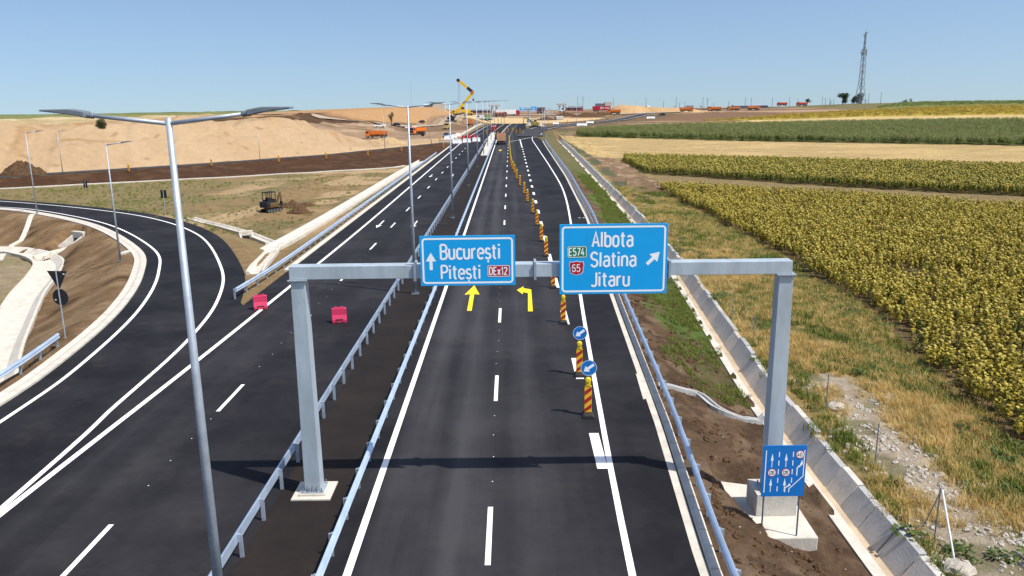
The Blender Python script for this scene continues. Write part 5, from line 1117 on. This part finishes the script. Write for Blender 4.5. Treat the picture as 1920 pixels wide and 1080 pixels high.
# trees
def tree(u, v, hp, wp, label, lm, k=900, shape=1.0, trunk=.2, lean=0, kind='tree', n_cl=9):
    q = at(u, v); kk = ppm(q); hh, ww = hp*kk, wp*kk; t_ = thing(kind, q, 0, label, kind.replace('_', ' '))
    m = MB(); m.cyl((0, 0, -.3), (lean*.3, 0, hh*.55), hh*.035, hh*.018, 7)
    for i in range(5): a = i*1.3; m.cyl((lean*.15, 0, hh*(.25+.06*i)), (lean*.4+cos(a)*ww*.3, sin(a)*ww*.3, hh*(.55+.07*i)), hh*.014, hh*.005, 5)
    m.build('trunk', bark, t_)
    R = np.random.default_rng(int(u)); cen = [(lean*(.3+.5*R.random())+(R.random()-.5)*ww*.6, (R.random()-.5)*ww*.6, hh*(trunk+.16+(1-trunk-.25)*R.random())) for _ in range(n_cl)]
    c = MB()
    for i in range(k):
        cx, cy_, cz = cen[i % n_cl]; d = R.normal(size=3); d /= np.linalg.norm(d); r = ww*.27*R.random()**.5
        z = cz+d[2]*r*1.0*shape; x, y = cx+d[0]*r, cy_+d[1]*r
        s = ww*.045*(.6+R.random()); n_ = Vector(R.normal(size=3)).normalized(); a_ = n_.orthogonal().normalized(); b_ = n_.cross(a_); P_ = Vector((x, y, min(max(z, hh*trunk*.8), hh*1.02)))
        c.add([P_-a_*s, P_+b_*s*.6, P_+a_*s, P_-b_*s*.6], [(0, 1, 2, 3)])
    me = bpy.data.meshes.new('crown'); me.from_pydata(c.v, [], c.f); me.materials.append(lm); o = bpy.data.objects.new('crown', me); COL.objects.link(o); o.parent = t_
darkleaf = leafmat('dark_leaf', (.015, .035, .012), (.05, .085, .03)); midleaf = leafmat('dusty_leaf', (.05, .07, .025), (.13, .14, .06))
tree(1580, 194, 20, 19, 'dark spreading tree left of the lattice tower', darkleaf, 1300, 1, .12)
tree(1606, 194, 19, 20, 'round dark green tree at the foot of the lattice tower', darkleaf, 1800, 1, .02, 0, 'tree', 14)
tree(1513, 197.5, 14, 13, 'small bent tree beside the right red truck', darkleaf, 500, .6, .35, 2)
tree(1557.5, 196, 8, 4.5, 'tiny dark shrub among utility poles', darkleaf, 250, 1, .02, 0, 'shrub', 4)
tree(1622.5, 193, 9, 4, 'tiny cypress-like shrub right of lattice tower', darkleaf, 250, 1.2, .02, 0, 'shrub', 4)
tree(1707, 192.5, 8, 8, 'small olive shrub on right field skyline', midleaf, 300, 1, .02, 0, 'shrub', 5)
tree(1697, 192.5, 5, 12, 'low dark bush clump on right field skyline', darkleaf, 300, .6, .02, 0, 'shrub', 6)
tree(734, 233, 26, 11, 'slender green tree standing on the tan slope', midleaf, 900, 1.3, .12, 0, 'tree', 8)
tree(190, 241, 17, 20, 'dusty green bush at the top of the sand', midleaf, 1100, .9, .05, 0, 'shrub', 9)
for u, lab in ((1284.5, 'left'), (1314, 'middle'), (1374, 'right')): tree(u, 202, 4.5, 6, f'{lab} of three tiny dark bushes above orange tippers', darkleaf, 160, .8, .02, 0, 'shrub', 4)

# ------------------------------------------------------------------ crops and grass
def src(name, mbs):
    vs, fs, mi, ms = [], [], [], []
    for m, mt in mbs:
        o = len(vs); vs += m.v; fs += [tuple(i+o for i in f) for f in m.f]; mi += [len(ms)]*len(m.f); ms.append(mt)
    me = bpy.data.meshes.new(name); me.from_pydata(vs, [], fs); [me.materials.append(x) for x in ms]; me.polygons.foreach_set('material_index', mi); me.update()
    return bpy.data.objects.new(name, me)
def leaf(m, base, az, ln, wd, droop, R):
    b0 = Vector(base); d = Vector((cos(az), sin(az), 0)); s = Vector((-sin(az), cos(az), 0))
    mid = b0+d*ln*.5+Vector((0, 0, ln*(.22-.4*droop))); tip = b0+d*ln*(.95-.3*droop)+Vector((0, 0, -ln*droop))
    m.add([b0-s*wd*.2, b0+s*wd*.2, mid+s*wd*.55+Vector((0, 0, .02)), mid-s*wd*.55, tip], [(0, 1, 2, 3), (3, 2, 4)])
sfl = leafmat('sunflower_leaf', (.10, .082, .013), (.43, .345, .045), .3); sfl_g = leafmat('green_sunflower_leaf', (.04, .065, .012), (.19, .21, .035), .3)
sfh = leafmat('sunflower_head', (.30, .24, .04), (.54, .43, .09), .1); stem = mat('dry_stem', (.10, .07, .03), .9)
cornl = leafmat('corn_leaf', (.075, .115, .03), (.24, .29, .09), .3); tassel = mat('corn_tassel', (.30, .21, .09), .9)
dryg = leafmat('dry_grass', (.36, .25, .075), (.74, .55, .22), .4); grng = leafmat('green_grass', (.07, .11, .018), (.25, .28, .06), .35); weed = leafmat('weed_leaf', (.03, .06, .012), (.10, .15, .03), .3)
colls = {}
def coll(name, obs):
    c = bpy.data.collections.new(name); [c.objects.link(o) for o in obs]; colls[name] = c; return c
R = random.Random(2)
def sunflower(i, lm, hgt=1.45):
    m, s, h = MB(), MB(), MB(); hz = hgt*R.uniform(.9, 1.08); az0 = R.uniform(0, 6)
    s.cyl((0, 0, 0), (.02, 0, hz), .014, .012, 4, False)
    for k in range(9): f = .48+.06*k; leaf(m, (0, 0, hz*f), az0+k*2.4, R.uniform(.22, .36), R.uniform(.15, .25), R.uniform(.45, 1.0) if k < 7 else R.uniform(.2, .6), R)
    # drooping head, its back upward
    c = Vector((.09, 0, hz+.0)); d = Vector((.75, 0, -.55)).normalized(); h.cyl(c-d*.05, c+d*.03, .05, R.uniform(.10, .135), 8)
    return src('sunflower_plant', [(m, lm), (s, stem), (h, sfh)])
def corn(i):
    m, s = MB(), MB(); 
    for q_ in range(5):
        x, y = R.uniform(-.8, .8), R.uniform(-.8, .8); hz = R.uniform(1.7, 2.3); s.cyl((x, y, hz*.75), (x, y, hz*1.08), .03, .012, 4, False)
        for k in range(9): leaf(m, (x, y, hz*(.3+.08*k)), R.uniform(0, 6.3), R.uniform(.5, .8), R.uniform(.12, .2), R.uniform(-.3, .5), R)
    return src('corn_clump', [(m, cornl), (s, tassel)])
def tuft(i, lm, n=16, hh=.5, sp=.22, wd=.016, bend=.5):
    m = MB()
    for k in range(n):
        a = R.uniform(0, 6.3); r = R.uniform(0, sp); b0 = Vector((cos(a)*r, sin(a)*r, -.03)); h_ = hh*R.uniform(.5, 1.1); az = R.uniform(0, 6.3); ln = h_*R.uniform(.1, bend)
        sd = Vector((-sin(az), cos(az), 0))*wd*R.uniform(.7, 1.3); mi_ = b0+Vector((cos(az)*ln*.35, sin(az)*ln*.35, h_*.6)); tp_ = b0+Vector((cos(az)*ln, sin(az)*ln, h_))
        m.add([b0-sd, b0+sd, mi_+sd*.8, mi_-sd*.8, tp_], [(0, 1, 2, 3), (3, 2, 4)])
    return src('grass_tuft', [(m, lm)])
def bushy(i, lm, s=.3, n=34):
    m = MB()
    for k in range(n):
        a = R.uniform(0, 6.3); r = s*R.random()**.5; leaf(m, (cos(a)*r, sin(a)*r, R.uniform(.02, s*.9)*(1-r/s*.5)), R.uniform(0, 6.3), R.uniform(.08, .18), R.uniform(.06, .12), R.uniform(0, .5), R)
    return src('weed_plant', [(m, lm)])
coll('sunflower_sources', [sunflower(i, sfl) for i in range(5)]+[sunflower(9, sfl_g)]); coll('green_sunflower_sources', [sunflower(i, sfl_g) for i in range(4)]+[sunflower(9, sfl)])
coll('corn_sources', [corn(i) for i in range(4)]); coll('dry_tuft_sources', [tuft(i, dryg, 26, .44, .34, .011, .9) for i in range(5)]); coll('green_tuft_sources', [tuft(i, grng, 22, .32, .25, .014, .6) for i in range(4)]); coll('weed_sources', [bushy(i, weed) for i in range(4)])
far_y = leafmat('far_yellow_crop', (.22, .165, .02), (.52, .40, .06), .3)
def clump(i, lm): 
    m = MB()
    for k in range(40): leaf(m, (R.uniform(-1, 1), R.uniform(-1, 1), R.uniform(.7, 1.5)), R.uniform(0, 6.3), R.uniform(.3, .6), R.uniform(.3, .5), R.uniform(0, .6), R)
    return src('crop_clump', [(m, lm)])
coll('far_crop_sources', [clump(i, far_y) for i in range(4)]); coll('far_green_sources', [clump(i, cornl) for i in range(3)])
def scatter(name, pts, cname, smin, smax, tilt, label, cat, seed=0):
    pts = np.asarray(pts, np.float32); me = bpy.data.meshes.new(name); me.vertices.add(len(pts)); me.vertices.foreach_set('co', pts.ravel()); me.update()
    o = bpy.data.objects.new(name, me); COL.objects.link(o)
    ng = bpy.data.node_groups.new(name, 'GeometryNodeTree'); ng.interface.new_socket('Geometry', in_out='INPUT', socket_type='NodeSocketGeometry'); ng.interface.new_socket('Geometry', in_out='OUTPUT', socket_type='NodeSocketGeometry')
    gi, go = ng.nodes.new('NodeGroupInput'), ng.nodes.new('NodeGroupOutput'); ip = ng.nodes.new('GeometryNodeInstanceOnPoints'); ci = ng.nodes.new('GeometryNodeCollectionInfo')
    ci.inputs['Collection'].default_value = colls[cname]; ci.inputs['Separate Children'].default_value = True; ci.inputs['Reset Children'].default_value = True; ip.inputs['Pick Instance'].default_value = True
    rv = ng.nodes.new('FunctionNodeRandomValue'); rv.data_type = 'FLOAT_VECTOR'; rv.inputs[0].default_value = (-tilt, -tilt, 0); rv.inputs[1].default_value = (tilt, tilt, 6.283); rv.inputs['Seed'].default_value = seed
    rs = ng.nodes.new('FunctionNodeRandomValue'); rs.data_type = 'FLOAT'; rs.inputs[2].default_value = smin; rs.inputs[3].default_value = smax; rs.inputs['Seed'].default_value = seed+5
    L = ng.links.new; L(gi.outputs[0], ip.inputs['Points']); L(ci.outputs[0], ip.inputs['Instance']); L(rv.outputs[0], ip.inputs['Rotation']); L(rs.outputs[1], ip.inputs['Scale']); L(ip.outputs[0], go.inputs[0])
    md_ = o.modifiers.new('scatter', 'NODES'); md_.node_group = ng
    return tag(o, label, cat, kind='stuff')
def fill(poly, dens, extra=None, marg=260, jit=None):
    P = np.array([p[:2] for p in poly]); lo, hi = P.min(0), P.max(0); n = int((hi-lo).prod()*dens)
    x, y = rng.uniform(lo[0], hi[0], n), rng.uniform(lo[1], hi[1], n)
    if jit: x = np.round(x/jit)*jit+rng.normal(0, jit*.12, n)
    k = inpoly(x+(fbm(x, y, 3, 70)-.5)*1.6, y, poly); x, y = x[k], y[k]; z = H(x, y)
    u, v, d = proj(np.stack([x, y, z], 1)); k = (d > 2) & (u > -marg) & (u < 1920+marg) & (v < 1080+200); x, y, z = x[k], y[k], z[k]
    if extra is not None: k = extra(x, y); x, y, z = x[k], y[k], z[k]
    return np.stack([x, y, z-.02], 1)
gap = lambda lo_, sc=7: (lambda x, y: fbm(x, y, sc, 81)+rng.uniform(-.12, .12, len(x)) > lo_)
scatter('sunflower_field', fill(SUNF, 7.0, gap(.27, 4)), 'sunflower_sources', .6, 1.02, .2, 'ripe yellowing sunflower field filling the right foreground', 'crop field', 1)
scatter('sunflower_field', fill(STRIP2, 5.0), 'green_sunflower_sources', .75, 1.1, .12, 'greener sunflower strip beyond the narrow grass gap', 'crop field', 2)
scatter('corn_field', fill(CORN, .55), 'corn_sources', .85, 1.2, .06, 'green maize field beyond the pale stubble', 'crop field', 3)
scatter('crop_field', fill(FARY, .14, marg=150), 'far_crop_sources', .6, 1.1, .1, 'far yellow crop strips on the rising right field', 'crop field', 4)
scatter('crop_field', fill(FARG, .12, marg=150), 'far_green_sources', .6, 1.0, .1, 'far green crop along the right skyline', 'crop field', 5)
vr = [(float(XD(y))+1.7, y) for y in np.arange(14, 130, 4.)]; ve = [(float(np.interp(y, [14, 20, 29, 37, 54, 72, 93, 134], [19.0, 19.4, 20.4, 21.6, 23.9, 24.2, 23.4, 22.9])), y) for y in np.arange(14, 130, 4.)]
VERGE = vr+ve[::-1]
offtrack = lambda x, y: (dist(x, y, TRACK)+rng.uniform(-.5, .5, len(x)) > 1.0+(fbm(x, y, 2, 43)-.5)*2.6) & (fbm(x, y, 2.5, 83)+rng.uniform(-.15, .15, len(x)) > .42) & ~((y > 112) & (x > XD(y)+5))
scatter('dry_grass', fill(VERGE, 17, offtrack), 'dry_tuft_sources', .55, 1.15, .2, 'dry straw-coloured grass on the verge beyond the channel', 'grass', 6)
scatter('green_grass', fill(VERGE, 9, lambda x, y: (dist(x, y, TRACK) > 1.2) & (fbm(x, y, 5, 85)+rng.uniform(-.1, .1, len(x))+.12*sm((x-XD(y)-5)/4) > .55)), 'green_tuft_sources', .8, 1.6, .2, 'green grass patches among the dry grass verge', 'grass', 7)
scatter('weeds', fill(VERGE, 1.2, lambda x, y: (fbm(x, y, 4, 87)+.1*sm((x-XD(y)-5)/4) > .6)), 'weed_sources', .7, 1.8, .1, 'dark green weeds beside channel, rubble track and sunflowers', 'weeds', 8)
LIPG = [(float(XD(y))-3.4, y) for y in np.arange(34, 150, 4.)]+[(float(XD(y))-.1, y) for y in np.arange(34, 150, 4.)][::-1]
scatter('green_grass', fill(LIPG, 22, lambda x, y: (x-XD(y)+3.0+(fbm(x, y, 3, 89)-.5)*4 > 0) & (fbm(x, y, 2, 91)+rng.uniform(-.1, .1, len(x)) > .4)), 'green_tuft_sources', .5, 1.0, .2, 'fresh green grass strip beside the concrete channel lip', 'grass', 9)
INF = [(-24, 72), (-34, 84), (-44, 93), (-60, 104), (-84, 114), (-84, 130), (-58, 145), (-37, 157), (-24, 166)]
scatter('sparse_grass', fill(INF, .8, lambda x, y: fbm(x, y, 10, 53)+rng.uniform(-.1, .1, len(x)) > .52), 'green_tuft_sources', .6, 1.1, .2, 'sparse dusty grass on the infield inside the ramps', 'grass', 10)
# loose clods on the bare verge
def clod(i):
    m = MB(); m.sphere((0, 0, .02), .09, 6, 4, (1.2, 1, .75)); m.v = [(a*R.uniform(.75, 1.25), b_*R.uniform(.75, 1.25), c*R.uniform(.7, 1.3)) for a, b_, c in m.v]; return src('clod', [(m, soilm)])
coll('clod_sources', [clod(i) for i in range(4)])
VR2 = [(float(XR(y))+1.4, y) for y in np.arange(14, 60, 3.)]+[(float(XD(y))-.5, y) for y in np.arange(14, 60, 3.)][::-1]
scatter('soil_clods', fill(VR2, 22, lambda x, y: (rng.random(len(x)) < 1.3-y/50) & (fbm(x, y, 1.6, 93) > .45) & ~((np.abs(x-GXR) < 1.5) & (np.abs(y-GY) < 2.6))), 'clod_sources', .15, 1.3, .5, 'loose brown soil clods on the bare right verge', 'soil', 11)

def pebble(i):
    m = MB(); m.sphere((0, 0, .02), .07, 6, 4, (1.2, 1, .7)); m.v = [(a*R.uniform(.7, 1.3), b_*R.uniform(.7, 1.3), c*R.uniform(.7, 1.3)) for a, b_, c in m.v]; return src('pebble', [(m, stonem)])
coll('pebble_sources', [pebble(i) for i in range(4)])
TRK = [tuple(p_) for p_ in offs(resample(TRACK, 20), -2.4)]+[tuple(p_) for p_ in offs(resample(TRACK, 20), 2.4)][::-1]
scatter('rubble', fill(TRK, 22, lambda x, y: fbm(x, y, 1.4, 101)+rng.uniform(-.2, .2, len(x)) > .52), 'pebble_sources', .25, 1.7, .6, 'pale rubble and gravel strewn along the bare track in the verge', 'gravel', 12)
scatter('small_stones', fill(VR2, 3, lambda x, y: rng.random(len(x)) < 1.2-y/55), 'pebble_sources', .12, .5, .6, 'small pale stones on the bare brown verge', 'gravel', 13)
